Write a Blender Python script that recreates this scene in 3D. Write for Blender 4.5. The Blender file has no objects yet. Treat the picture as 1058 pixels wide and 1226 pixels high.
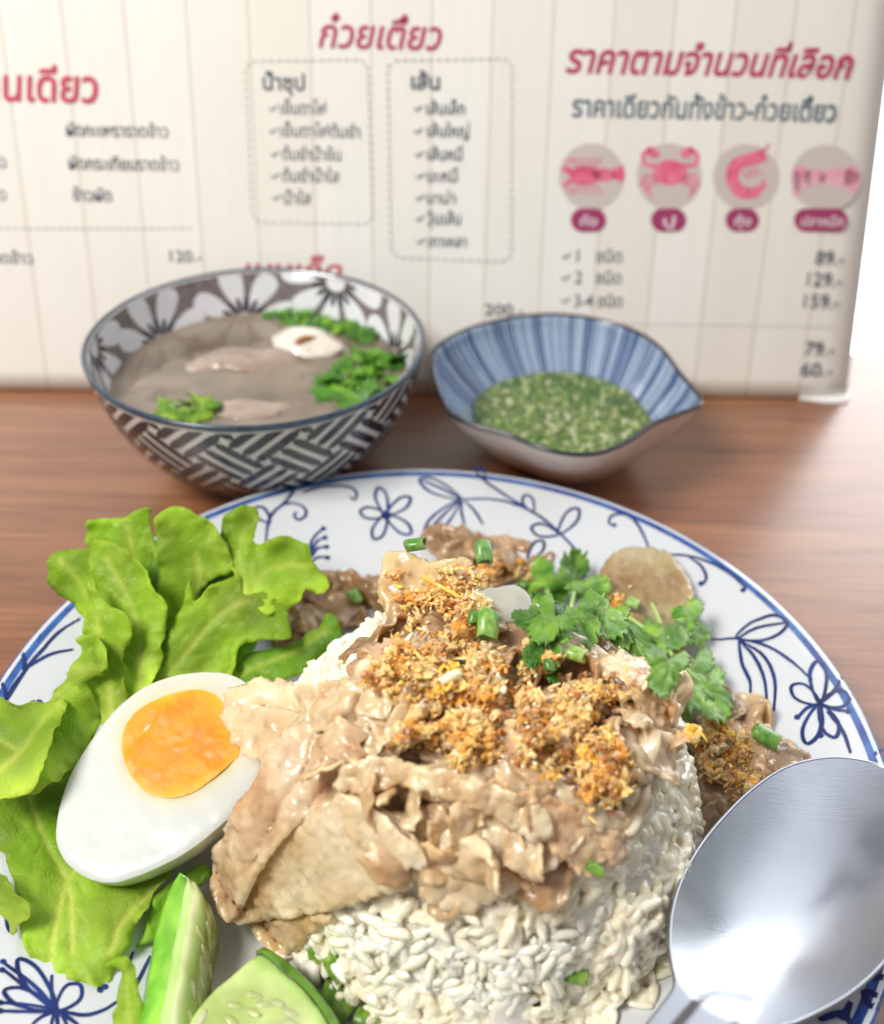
import bpy, math, random
import numpy as np
from mathutils import Vector, Matrix, noise as mnoise
from mathutils.bvhtree import BVHTree
from mathutils.geometry import delaunay_2d_cdt

random.seed(7)
RNG = np.random.default_rng(11)
S = 0.01                                   # all numbers below are centimetres
sc = bpy.context.scene
COL = sc.collection

# ------------------------------------------------------------------ camera
F, PITCH, ROLL = 1150.0, 0.6569, 0.0308
CAM = np.array([0.214, -18.974, 25.177])
cd = bpy.data.cameras.new('camera')
cam = bpy.data.objects.new('camera', cd); COL.objects.link(cam)
cd.sensor_fit = 'HORIZONTAL'; cd.sensor_width = 36.0; cd.lens = F / 1058 * 36.0
cd.clip_start = 0.005; cd.clip_end = 50
fwd = Vector((0, math.cos(PITCH), -math.sin(PITCH)))
up0 = Vector((0, math.sin(PITCH), math.cos(PITCH)))
rt0 = Vector((1, 0, 0))
cr, sr = math.cos(ROLL), math.sin(ROLL)
rt = rt0 * cr + up0 * sr
upv = up0 * cr - rt0 * sr
M = Matrix((rt, upv, -fwd)).transposed().to_4x4()
M.translation = Vector(CAM) * S
cam.matrix_world = M
cd.dof.use_dof = True; cd.dof.focus_distance = 0.262; cd.dof.aperture_fstop = 9.3
sc.camera = cam

# ------------------------------------------------------------------ world and lamps
w = bpy.data.worlds.new('World'); sc.world = w; w.use_nodes = True
nt = w.node_tree; bgn = nt.nodes['Background']
tcn = nt.nodes.new('ShaderNodeTexCoord'); sp = nt.nodes.new('ShaderNodeSeparateXYZ')
rp = nt.nodes.new('ShaderNodeValToRGB'); mr = nt.nodes.new('ShaderNodeMapRange')
mr.inputs[1].default_value = -1; mr.inputs[2].default_value = 1
nt.links.new(tcn.outputs['Generated'], sp.inputs[0]); nt.links.new(sp.outputs[2], mr.inputs[0])
nt.links.new(mr.outputs[0], rp.inputs[0]); nt.links.new(rp.outputs[0], bgn.inputs[0])
el = rp.color_ramp.elements
el[0].position = 0.40; el[0].color = (0.16, 0.13, 0.11, 1)
el[1].position = 0.56; el[1].color = (0.60, 0.56, 0.51, 1)
e = el.new(0.66); e.color = (0.42, 0.50, 0.52, 1)
e = el.new(0.80); e.color = (0.44, 0.44, 0.50, 1)
e = el.new(0.97); e.color = (0.46, 0.46, 0.53, 1)
bgn.inputs[1].default_value = 0.52

def area(name, loc, target, size, sy, power, color):
    d = bpy.data.lights.new(name, 'AREA'); d.shape = 'RECTANGLE'
    d.size = size * S; d.size_y = sy * S; d.energy = power; d.color = color
    o = bpy.data.objects.new(name, d); COL.objects.link(o)
    o.location = Vector(loc) * S
    o.rotation_euler = (Vector(target) - Vector(loc)).to_track_quat('-Z', 'Y').to_euler()
    return o
area('added_key_light', (-60, -28, 98), (0, 0, 0), 42, 36, 13.0, (1.0, 0.965, 0.90))  # key lamp added out of view at the left front, no window there
area('back_window_light', (66, 52, 84), (0, 4, 0), 90, 90, 3.2, (0.95, 0.98, 1.0))
sc.view_settings.view_transform = 'Standard'; sc.view_settings.look = 'None'
sc.view_settings.exposure = 0.38; sc.view_settings.gamma = 1
sc.cycles.max_bounces = 8; sc.cycles.diffuse_bounces = 4; sc.cycles.glossy_bounces = 4
sc.cycles.transmission_bounces = 4; sc.cycles.use_denoising = True
sc.cycles.caustics_reflective = False

# ------------------------------------------------------------------ projection helpers
def rays(px, py):
    px = np.atleast_1d(np.asarray(px, float)); py = np.atleast_1d(np.asarray(py, float))
    u = (px - 529) / F; v = (613 - py) / F
    R_, U_, F_ = np.array(rt), np.array(upv), np.array(fwd)
    return F_[None] + u[:, None] * R_[None] + v[:, None] * U_[None]
def W(px, py, z):
    """the point of the place at height z that the photograph shows at px, py"""
    d = rays(px, py); z = np.broadcast_to(np.asarray(z, float), (len(d),))
    t = (z - CAM[2]) / d[:, 2]
    return CAM[None] + d * t[:, None]
def W1(px, py, z): return W(px, py, z)[0]

PR = np.array([0, 6.6, 7.6, 8.6, 10.0, 11.7, 13.5]); PZ = np.array([0.8, 0.82, 0.95, 1.22, 1.62, 2.03, 2.4])
_rr = np.linspace(0, 14, 281); _zz = np.interp(_rr, PR, PZ)
_k = np.ones(25) / 25; _zz = np.convolve(np.pad(_zz, 12, mode='reflect', reflect_type='odd'), _k, mode='valid')
def plate_z(r): return np.interp(r, _rr, _zz)
MC = np.array([1.45, -2.2]); MR = 6.3; MH = 5.9; MB = 0.75; E1, E2 = 3.2, .6
def surf(x, y, lift=0.0):
    """upper surface of plate and rice"""
    r = np.hypot(x, y); zp = plate_z(r) + lift
    q = np.hypot(x - MC[0], y - MC[1]) / (MR + lift * 0.9)
    zm = MB + (MH + lift) * np.clip(1 - np.clip(q, 0, 1) ** E1, 0, 1) ** E2
    return np.maximum(zp, np.where(q < 1, zm, -9))
def march(px, py, lift=0.0):
    d = rays(px, py); n = len(d); lift = np.broadcast_to(np.asarray(lift, float), (n,))
    t0 = (9.0 - CAM[2]) / d[:, 2]; t1 = (0.2 - CAM[2]) / d[:, 2]
    lo = t0.copy(); hi = t1.copy(); done = np.zeros(n, bool)
    for i in range(1, 241):
        t = t0 + (t1 - t0) * i / 240
        P = CAM + d * t[:, None]
        hit = (P[:, 2] <= surf(P[:, 0], P[:, 1], lift)) & ~done
        hi[hit] = t[hit]; done |= hit; lo = np.where(done, lo, t)
    for _ in range(14):
        m = (lo + hi) / 2; P = CAM + d * m[:, None]
        h = P[:, 2] <= surf(P[:, 0], P[:, 1], lift)
        hi = np.where(h, m, hi); lo = np.where(h, lo, m)
    return CAM + d * hi[:, None]

def _hash(i, j, k, s):
    n = (i * 374761393 + j * 668265263 + k * 2147483647 + s * 974634777) & 0xffffffff
    n = ((n ^ (n >> 13)) * 1274126177) & 0xffffffff
    return ((n ^ (n >> 16)) & 0xffff) / 32767.5 - 1.0
def vn(P, seed=0):
    P = np.asarray(P, float)
    if P.shape[1] == 2: P = np.c_[P, np.zeros(len(P))]
    I = np.floor(P).astype(np.int64); f = P - I; f = f * f * f * (f * (f * 6 - 15) + 10)
    out = 0
    for a in (0, 1):
        for b in (0, 1):
            for c in (0, 1):
                wgt = (f[:, 0] if a else 1 - f[:, 0]) * (f[:, 1] if b else 1 - f[:, 1]) * (f[:, 2] if c else 1 - f[:, 2])
                out = out + wgt * _hash(I[:, 0] + a, I[:, 1] + b, I[:, 2] + c, seed)
    return out
def fbm(P, seed=0, o=3):
    P = np.asarray(P, float)
    return sum(vn(P * 2.03 ** i + 17.3 * i, seed + i) * 0.5 ** i for i in range(o))

# ------------------------------------------------------------------ object helpers
ORG = {}
def put(o, origin, parent):
    COL.objects.link(o)
    origin = np.asarray(origin, float)
    ORG[o.name] = origin
    if parent is not None:
        o.parent = parent; o.location = Vector((origin - ORG[parent.name]) * S)
    else: o.location = Vector(origin * S)
    return o
def tag(o, label=None, cat=None, group=None, kind=None):
    if label: o['label'] = label
    if cat: o['category'] = cat
    if group: o['group'] = group
    if kind: o['kind'] = kind
    return o
def empty(name, origin, label, cat, group=None):
    o = bpy.data.objects.new(name, None); o.empty_display_size = 0.01
    put(o, origin, None); return tag(o, label, cat, group)
def meshdata(name, V, Fs, mat, col=None, smooth=True, mats=None, midx=None):
    me = bpy.data.meshes.new(name)
    V = np.asarray(V, float)
    me.from_pydata((V * S).tolist(), [], [tuple(int(i) for i in f) for f in Fs]); me.update()
    if mats:
        for m in mats: me.materials.append(m)
        me.polygons.foreach_set('material_index', np.asarray(midx, dtype=np.int32))
    else: me.materials.append(mat)
    if col is not None:
        a = me.color_attributes.new('Col', 'FLOAT_COLOR', 'POINT')
        c = np.ones((len(V), 4)); c[:, :3] = col
        a.data.foreach_set('color', c.ravel())
    if smooth: me.polygons.foreach_set('use_smooth', np.ones(len(me.polygons), bool))
    return me
def mk(name, V, Fs, mat, parent=None, origin=None, col=None, smooth=True, mats=None, midx=None, **tags):
    V = np.asarray(V, float)
    if origin is None: origin = ORG[parent.name] if parent is not None else np.array([V[:, 0].mean(), V[:, 1].mean(), V[:, 2].min()])
    me = meshdata(name, V - np.asarray(origin)[None], Fs, mat, col, smooth, mats, midx)
    o = bpy.data.objects.new(name, me)
    put(o, origin, parent); tag(o, **tags)
    return o
def grid_faces(nu, nv, wrap_u=False, wrap_v=False, flip=False):
    fs = []
    for i in range(nu if wrap_u else nu - 1):
        for j in range(nv if wrap_v else nv - 1):
            a, b = i * nv + j, i * nv + (j + 1) % nv
            c, d = ((i + 1) % nu) * nv + (j + 1) % nv, ((i + 1) % nu) * nv + j
            fs.append((a, d, c, b) if flip else (a, b, c, d))
    return fs
def lathe(profile, n=128, c=(0, 0, 0), smooth_it=0):
    """profile [(r,z)], returns verts, faces"""
    pr = np.array(profile, float); th = np.arange(n) * 2 * math.pi / n
    V = np.stack([np.outer(np.cos(th), pr[:, 0]), np.outer(np.sin(th), pr[:, 0]), np.tile(pr[:, 1], (n, 1))], -1).reshape(-1, 3) + np.array(c)
    return V, grid_faces(n, len(pr), wrap_u=True)
def spline(pts, n=8, closed=False):
    P = np.asarray(pts, float); k = len(P)
    if closed: Q = np.vstack([P[-1:], P, P[:2]]); m = k
    else: Q = np.vstack([2 * P[0] - P[1], P, 2 * P[-1] - P[-2]]); m = k - 1
    out = []
    for i in range(m):
        a, b, c, d = Q[i], Q[i + 1], Q[i + 2], Q[i + 3]
        for s_ in np.arange(n) / n:
            out.append(0.5 * (2 * b + (c - a) * s_ + (2 * a - 5 * b + 4 * c - d) * s_ ** 2 + (3 * b - a - 3 * c + d) * s_ ** 3))
    if not closed: out.append(P[-1])
    return np.array(out)
def resample(P, step, closed=False):
    P = np.asarray(P, float)
    if closed: P = np.vstack([P, P[:1]])
    L = np.r_[0, np.cumsum(np.linalg.norm(np.diff(P, axis=0), axis=1))]
    n = max(4, int(L[-1] / step)); t = np.linspace(0, L[-1], n + (0 if not closed else 1))
    Q = np.stack([np.interp(t, L, P[:, k]) for k in range(P.shape[1])], 1)
    return Q[:-1] if closed else Q
def tube(path, rad, n=10, cap=True):
    P = np.asarray(path, float); rad = np.broadcast_to(np.asarray(rad, float), (len(P),))
    T = np.gradient(P, axis=0); T /= np.linalg.norm(T, axis=1)[:, None] + 1e-9
    nrm = np.cross(T[0], [0.13, 0.2, 1.0]); V = []
    for i in range(len(P)):
        nrm = nrm - T[i] * nrm.dot(T[i]); nrm /= np.linalg.norm(nrm) + 1e-9
        b = np.cross(T[i], nrm)
        for a in np.arange(n) * 2 * math.pi / n:
            V.append(P[i] + rad[i] * (nrm * math.cos(a) + b * math.sin(a)))
    fs = grid_faces(len(P), n, wrap_v=True)
    if cap:
        V += [P[0], P[-1]]; k = len(V)
        for j in range(n):
            fs.append((k - 2, (j + 1) % n, j)); o_ = (len(P) - 1) * n
            fs.append((k - 1, o_ + j, o_ + (j + 1) % n))
    return np.array(V), fs
def vnormals(V, Fs):
    N = np.zeros_like(V)
    by = {}
    for f in Fs: by.setdefault(len(f), []).append(f)
    for k, fl in by.items():
        A = np.array(fl); n = np.cross(V[A[:, 1]] - V[A[:, 0]], V[A[:, 2]] - V[A[:, 0]])
        if k == 4: n = n + np.cross(V[A[:, 2]] - V[A[:, 0]], V[A[:, 3]] - V[A[:, 0]])
        for j in range(k): np.add.at(N, A[:, j], n)
    return N / (np.linalg.norm(N, axis=1)[:, None] + 1e-12)
def join(parts):
    Vs, Fs, Cs, k = [], [], [], 0
    for p in parts:
        Vs.append(p[0]); Fs += [tuple(i + k for i in f) for f in p[1]]; k += len(p[0])
        if len(p) > 2: Cs.append(np.broadcast_to(p[2], (len(p[0]), 3)))
    return np.vstack(Vs), Fs, (np.vstack(Cs) if Cs else None)
def inside(P, poly):
    x, y = P[:, 0], P[:, 1]; r = np.zeros(len(P), bool); n = len(poly)
    for i in range(n):
        x1, y1 = poly[i]; x2, y2 = poly[(i + 1) % n]
        c = ((y1 > y) != (y2 > y)) & (x < (x2 - x1) * (y - y1) / (y2 - y1 + 1e-12) + x1)
        r ^= c
    return r
def rbf(A, vals, Q):
    A = np.asarray(A, float) / 100; Q = np.asarray(Q, float) / 100; n = len(A)
    if n == 1: return np.full(len(Q), vals[0], float)
    K = np.linalg.norm(A[:, None] - A[None], axis=2); Pm = np.c_[np.ones(n), A]
    M_ = np.block([[K, Pm], [Pm.T, np.zeros((3, 3))]])
    s_ = np.linalg.lstsq(M_ + 1e-9 * np.eye(n + 3), np.r_[vals, 0, 0, 0], rcond=None)[0]
    return np.linalg.norm(Q[:, None] - A[None], axis=2) @ s_[:n] + np.c_[np.ones(len(Q)), Q] @ s_[n:]
def fill(outline, step=4.0, jag=0.0, jfreq=0.12, seed=0, n=8):
    """triangulated pixel-space patch: points, triangles, distance to the edge"""
    O = resample(spline(outline, n, True), step, True)
    if jag:
        T = np.roll(O, -1, 0) - np.roll(O, 1, 0); T /= np.linalg.norm(T, axis=1)[:, None] + 1e-9
        Nn = np.c_[T[:, 1], -T[:, 0]]
        O = O + Nn * (fbm(np.c_[O * jfreq, np.full(len(O), 3.3)], seed, 3) * jag)[:, None]
    x0, y0 = O.min(0); x1, y1 = O.max(0); pts = []
    for j, y in enumerate(np.arange(y0, y1, step * 0.87)):
        pts += [(x + (step / 2 if j % 2 else 0), y) for x in np.arange(x0, x1, step)]
    G = np.array(pts) + RNG.uniform(-.12, .12, (len(pts), 2)) * step
    G = G[inside(G, O)]
    d = np.min(np.linalg.norm(G[:, None] - O[None], axis=2), axis=1); G = G[d > step * 0.55]
    A = np.vstack([O, G])
    r = delaunay_2d_cdt([Vector(p) for p in A], [], [list(range(len(O)))], 1, 1e-5)
    P = np.array([tuple(v) for v in r[0]]); T = [tuple(f) for f in r[2]]
    ed = np.min(np.linalg.norm(P[:, None] - O[None], axis=2), axis=1)
    return P, T, ed
def polydist(P, poly):
    d = np.full(len(P), 1e9)
    for a, b in zip(poly[:-1], poly[1:]):
        a, b = np.array(a, float), np.array(b, float); ab = b - a
        t = np.clip(((P - a) @ ab) / (ab @ ab), 0, 1)
        d = np.minimum(d, np.linalg.norm(P - a - t[:, None] * ab, axis=1))
    return d
def thicken(V, T, ed, th, edge=6.0):
    """closed lens-edged solid from an open sheet"""
    N = vnormals(V, T)
    if (N @ (CAM - V.mean(0))).mean() < 0: N = -N; T = [f[::-1] for f in T]
    k = np.sqrt(np.clip(1 - (1 - np.clip(ed / edge, 0, 1)) ** 2, 0, 1)) * 0.93 + 0.07
    h = (N * (k * th / 2)[:, None])
    return np.vstack([V + h, V - h]), T + [tuple(i + len(V) for i in f[::-1]) for f in T] + rim_faces(T, len(V))
def rim_faces(T, n):
    cnt = {}
    for f in T:
        for a, b in zip(f, f[1:] + f[:1]): cnt[(a, b)] = 1
    return [(b, a, a + n, b + n) for (a, b) in cnt if (b, a) not in cnt]
def sheet(outline, anchors, step=4.0, th=0.1, jag=0.0, jfreq=.12, ruffle=0.0, rfreq=1.2, rough=0.0, rofreq=2.5, edgew=30.0,
          veins=(), veindepth=0.04, veinw=4.0, mode='z', seed=0, edge=6.0, cupe=0.0, frill=0.0):
    P, T, ed = fill(outline, step, jag, jfreq, seed)
    A = [a[:2] for a in anchors]; vals = [a[2] for a in anchors]
    z = rbf(A, vals, P)
    V = W(P[:, 0], P[:, 1], z) if mode == 'z' else march(P[:, 0], P[:, 1], np.maximum(z, 0.02))
    N = vnormals(V, T)
    if (N @ (CAM - V.mean(0))).mean() < 0: N = -N
    ef = np.exp(-ed / edgew)
    disp = ruffle * ef * fbm(V * rfreq, seed + 5, 2) + rough * fbm(V * rofreq, seed + 9, 3) + cupe * ef
    disp = disp + frill * np.exp(-ed / 9.0) * (vn(V * 3.1 + seed, seed + 21) + .6 * vn(V * 6.0 + seed, seed + 22))
    vein = np.zeros(len(P))
    for v in veins:
        wv = v[0] if isinstance(v[0], (int, float)) else 1.0
        pl = v[1:] if isinstance(v[0], (int, float)) else v
        vein = np.maximum(vein, wv * np.exp(-(polydist(P, spline(pl, 4)) / (veinw * wv)) ** 2))
    V = V + N * (disp - vein * veindepth)[:, None]
    V2, F2 = thicken(V, T, ed, th, edge)
    return V2, F2, np.r_[vein, vein], np.r_[ed, ed], np.vstack([P, P])

# ------------------------------------------------------------------ materials
def mat(name, c1, c2=None, scale=60.0, rough=0.5, bump=0.0, bscale=200.0, sss=0.0, sssr=(1, .5, .3), ssss=0.004, coat=0.0, spec=0.5,
        attr=False, trans=0.0, transc=None, metal=0.0, detail=4.0, contrast=(0.35, 0.65), rvar=0.0, objrand=0.0, stretch=None, croh=0.05):
    m = bpy.data.materials.new(name); m.use_nodes = True; t = m.node_tree; N = t.nodes; L = t.links
    b = N['Principled BSDF']; out = N['Material Output']
    tc = N.new('ShaderNodeTexCoord'); src = tc.outputs['Object']
    if stretch:
        mp = N.new('ShaderNodeMapping'); mp.inputs['Scale'].default_value = stretch; L.new(src, mp.inputs[0]); src = mp.outputs[0]
    col = None
    if c2 is not None:
        nz = N.new('ShaderNodeTexNoise'); nz.inputs['Scale'].default_value = scale; nz.inputs['Detail'].default_value = detail
        L.new(src, nz.inputs['Vector'])
        r = N.new('ShaderNodeValToRGB'); r.color_ramp.elements[0].position = contrast[0]; r.color_ramp.elements[1].position = contrast[1]
        r.color_ramp.elements[0].color = (*c1, 1); r.color_ramp.elements[1].color = (*c2, 1)
        L.new(nz.outputs[0], r.inputs[0]); col = r.outputs[0]
    if attr:
        a = N.new('ShaderNodeAttribute'); a.attribute_name = 'Col'
        if col is None:
            x = N.new('ShaderNodeMix'); x.data_type = 'RGBA'; x.blend_type = 'MULTIPLY'; x.inputs[0].default_value = 1
            x.inputs[6].default_value = (*c1, 1); L.new(a.outputs[0], x.inputs[7]); col = x.outputs[2]
        else:
            x = N.new('ShaderNodeMix'); x.data_type = 'RGBA'; x.blend_type = 'MULTIPLY'; x.inputs[0].default_value = 1
            L.new(col, x.inputs[6]); L.new(a.outputs[0], x.inputs[7]); col = x.outputs[2]
    if objrand:
        oi = N.new('ShaderNodeObjectInfo'); hs = N.new('ShaderNodeHueSaturation'); m2 = N.new('ShaderNodeMapRange')
        m2.inputs[3].default_value = 1 - objrand; m2.inputs[4].default_value = 1 + objrand
        L.new(oi.outputs['Random'], m2.inputs[0]); L.new(m2.outputs[0], hs.inputs['Value'])
        if col is not None: L.new(col, hs.inputs['Color'])
        else: hs.inputs['Color'].default_value = (*c1, 1)
        col = hs.outputs[0]
    if col is not None: L.new(col, b.inputs['Base Color'])
    else: b.inputs['Base Color'].default_value = (*c1, 1)
    b.inputs['Roughness'].default_value = rough; b.inputs['Metallic'].default_value = metal
    b.inputs['Specular IOR Level'].default_value = spec
    b.inputs['Coat Weight'].default_value = coat; b.inputs['Coat Roughness'].default_value = croh
    if sss:
        b.inputs['Subsurface Weight'].default_value = sss; b.inputs['Subsurface Radius'].default_value = sssr
        b.inputs['Subsurface Scale'].default_value = ssss
    if rvar:
        n3 = N.new('ShaderNodeTexNoise'); n3.inputs['Scale'].default_value = bscale * .4; L.new(src, n3.inputs['Vector'])
        m3 = N.new('ShaderNodeMapRange'); m3.inputs[1].default_value = .3; m3.inputs[2].default_value = .7
        m3.inputs[3].default_value = max(0.02, rough - rvar); m3.inputs[4].default_value = rough + rvar
        L.new(n3.outputs[0], m3.inputs[0]); L.new(m3.outputs[0], b.inputs['Roughness'])
    if bump:
        n2 = N.new('ShaderNodeTexNoise'); n2.inputs['Scale'].default_value = bscale; n2.inputs['Detail'].default_value = 6
        L.new(src, n2.inputs['Vector'])
        bp = N.new('ShaderNodeBump'); bp.inputs['Strength'].default_value = 1; bp.inputs['Distance'].default_value = bump * S
        L.new(n2.outputs[0], bp.inputs['Height']); L.new(bp.outputs[0], b.inputs['Normal'])
        if coat: L.new(bp.outputs[0], b.inputs['Coat Normal'])
    if trans:
        tr = N.new('ShaderNodeBsdfTranslucent'); mx = N.new('ShaderNodeMixShader'); mx.inputs[0].default_value = trans
        if transc: tr.inputs[0].default_value = (*transc, 1)
        elif col is not None: L.new(col, tr.inputs[0])
        L.new(b.outputs[0], mx.inputs[1]); L.new(tr.outputs[0], mx.inputs[2]); L.new(mx.outputs[0], out.inputs['Surface'])
    return m
MT = dict(
    porcelain=mat('white_glaze', (.60, .62, .64), rough=.12, coat=.4, sss=.08, ssss=.003, bump=.0015, bscale=30),
    blue=mat('cobalt_glaze', (.007, .016, .085), (.018, .042, .19), scale=90, rough=.15, coat=.4),
    band=mat('rim_blue_glaze', (.016, .05, .24), (.045, .15, .42), scale=160, rough=.14, coat=.5),
    black=mat('black_glaze', (.012, .016, .024), (.03, .035, .045), scale=300, rough=.2, coat=.3),
    bowlwhite=mat('bowl_white_glaze', (.72, .68, .66), rough=.14, coat=.4, bump=.001, bscale=40),
    rimdark=mat('dark_rim_glaze', (.02, .045, .075), (.05, .08, .12), scale=300, rough=.16, coat=.4),
    petal=mat('petal_white_glaze', (.80, .81, .84), (.72, .72, .76), scale=60, rough=.14, coat=.4),
    pinkish=mat('unglazed_outside', (.72, .60, .56), (.78, .68, .64), scale=30, rough=.25, coat=.2),
    paper=None,
    red=mat('printed_red_ink', (.56, .06, .11), rough=.5),
    ink=mat('printed_dark_ink', (.07, .10, .14), rough=.5),
    crimson=mat('printed_crimson_ink', (.48, .045, .13), rough=.5),
    grayink=mat('printed_grey_ink', (.42, .40, .39), rough=.5),
    bigink=mat('printed_slate_ink', (.10, .15, .20), rough=.5),
    disc=mat('printed_beige_disc', (.60, .53, .50), rough=.5),
    coral=mat('printed_coral', (.72, .09, .20), (.84, .24, .32), scale=120, rough=.5),
    pinkfish=mat('printed_pink', (.80, .32, .45), (.78, .50, .56), scale=100, rough=.5),
    plum=mat('printed_plum', (.36, .04, .14), rough=.5),
    whiteink=mat('printed_white', (.8, .74, .76), rough=.5),
    rice=mat('cooked_rice', (.86, .79, .60), (.93, .88, .74), scale=110, rough=.22, sss=.7, sssr=(1, .85, .6), ssss=.0024, coat=.6, croh=.1, objrand=.06, bump=.01, bscale=500),
    riceall=mat('cooked_rice_pack', (.86, .78, .58), (.93, .87, .72), scale=110, rough=.22, sss=.7, sssr=(1, .85, .6), ssss=.0024, coat=.6, croh=.1, bump=.01, bscale=500),
    core=mat('rice_inside', (.66, .62, .52), (.78, .75, .66), scale=200, rough=.5, bump=.1, bscale=300),
    pork=mat('cooked_pork', (.68, .51, .32), (.90, .77, .56), scale=70, rough=.24, rvar=.12, sss=.3, sssr=(1, .7, .5), ssss=.003, coat=.5, croh=.15, attr=True, bump=.05, bscale=420, trans=.12),
    fat=mat('pork_fat', (.80, .65, .43), (.96, .88, .69), scale=80, rough=.18, rvar=.1, sss=.35, sssr=(1, .75, .55), ssss=.005, coat=.7, croh=.12, attr=True, bump=.045, bscale=420, trans=.28),
    garlic=mat('fried_garlic_crumb', (.96, .93, .88), (1, 1, 1), scale=300, rough=.38, rvar=.15, sss=.3, ssss=.002, attr=True, bump=.04, bscale=700, coat=.15),
    lettuce=mat('lettuce_leaf', (.27, .48, .02), (.56, .76, .08), scale=24, rough=.5, rvar=.1, spec=.35, attr=True, trans=.48, bump=.04, bscale=130),
    corian=mat('coriander_leaf', (.05, .18, .010), (.20, .42, .04), scale=120, rough=.33, attr=True, trans=.22, bump=.05, bscale=260, coat=.15),
    stem=mat('herb_stem', (.34, .55, .13), (.5, .68, .25), scale=80, rough=.3, sss=.2, ssss=.003),
    scallion=mat('spring_onion_green', (.07, .24, .02), (.24, .42, .08), scale=160, rough=.32, coat=.12, attr=True, bump=.015, bscale=200, stretch=(3, 3, 1)),
    onion=mat('white_onion', (.56, .56, .47), (.66, .66, .60), scale=70, rough=.15, coat=.4, sss=.3, sssr=(1, 1, .8), ssss=.006, trans=.35),
    eggwhite=mat('egg_white', (.62, .64, .62), (.59, .61, .57), scale=25, attr=True, rough=.2, sss=.5, sssr=(1, .85, .6), ssss=.004, coat=.45, croh=.12, bump=.006, bscale=90),
    yolk=mat('egg_yolk', (.93, .22, .001), (.96, .29, .004), scale=120, rough=.5, rvar=.1, sss=.2, sssr=(1, .4, .1), ssss=.004, bump=.04, bscale=260, attr=True),
    peel=mat('cucumber_peel', (.10, .34, .02), (.26, .56, .06), scale=110, rough=.28, coat=.3, bump=.03, bscale=220, attr=True, stretch=(1, 1, .35)),
    flesh=mat('cucumber_flesh', (.46, .60, .16), (.70, .80, .40), scale=60, rough=.25, sss=.5, sssr=(.8, 1, .5), ssss=.005, coat=.3, attr=True, bump=.03, bscale=200),
    broth=mat('clear_brown_broth', (.14, .105, .075), (.27, .215, .16), scale=28, rough=.03, coat=.5, detail=2, bump=.01, bscale=20, croh=.03),
    tofu=mat('pale_dumpling', (.80, .76, .68), (.70, .62, .52), scale=60, rough=.25, sss=.4, ssss=.005, coat=.3),
    soupmeat=mat('soup_pork', (.42, .33, .27), (.30, .22, .17), scale=60, rough=.25, sss=.3, coat=.3, bump=.05, bscale=200),
    sauce=mat('green_chilli_sauce', (.06, .11, .018), (.14, .20, .04), scale=150, rough=.06, coat=.4),
    bits=mat('sauce_bits', (.8, .8, .8), (1, 1, 1), scale=200, rough=.25, attr=True, sss=.2, ssss=.002, coat=.3),
    white=mat('white_card', (.80, .78, .75), rough=.45),
)

def leaf_net(m, scale, dist):
    t = m.node_tree; N = t.nodes; L = t.links; b = N['Principled BSDF']; tc = N.new('ShaderNodeTexCoord')
    nz = N.new('ShaderNodeTexNoise'); nz.inputs['Scale'].default_value = scale * .5; L.new(tc.outputs['Object'], nz.inputs['Vector'])
    ad = N.new('ShaderNodeMix'); ad.data_type = 'VECTOR'; ad.inputs[0].default_value = .03; L.new(tc.outputs['Object'], ad.inputs[4]); L.new(nz.outputs[1], ad.inputs[5])
    vo = N.new('ShaderNodeTexVoronoi'); vo.feature = 'DISTANCE_TO_EDGE'; vo.inputs['Scale'].default_value = scale; L.new(ad.outputs[1], vo.inputs['Vector'])
    mr_ = N.new('ShaderNodeMapRange'); mr_.inputs[2].default_value = .12; L.new(vo.outputs[0], mr_.inputs[0])
    bp = N.new('ShaderNodeBump'); bp.inputs['Distance'].default_value = dist * S; L.new(mr_.outputs[0], bp.inputs['Height'])
    old = b.inputs['Normal'].links[0].from_node; L.new(old.outputs[0], bp.inputs['Normal']); L.new(bp.outputs[0], b.inputs['Normal'])
leaf_net(MT['lettuce'], 190, .009); leaf_net(MT['corian'], 420, .008)
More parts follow.
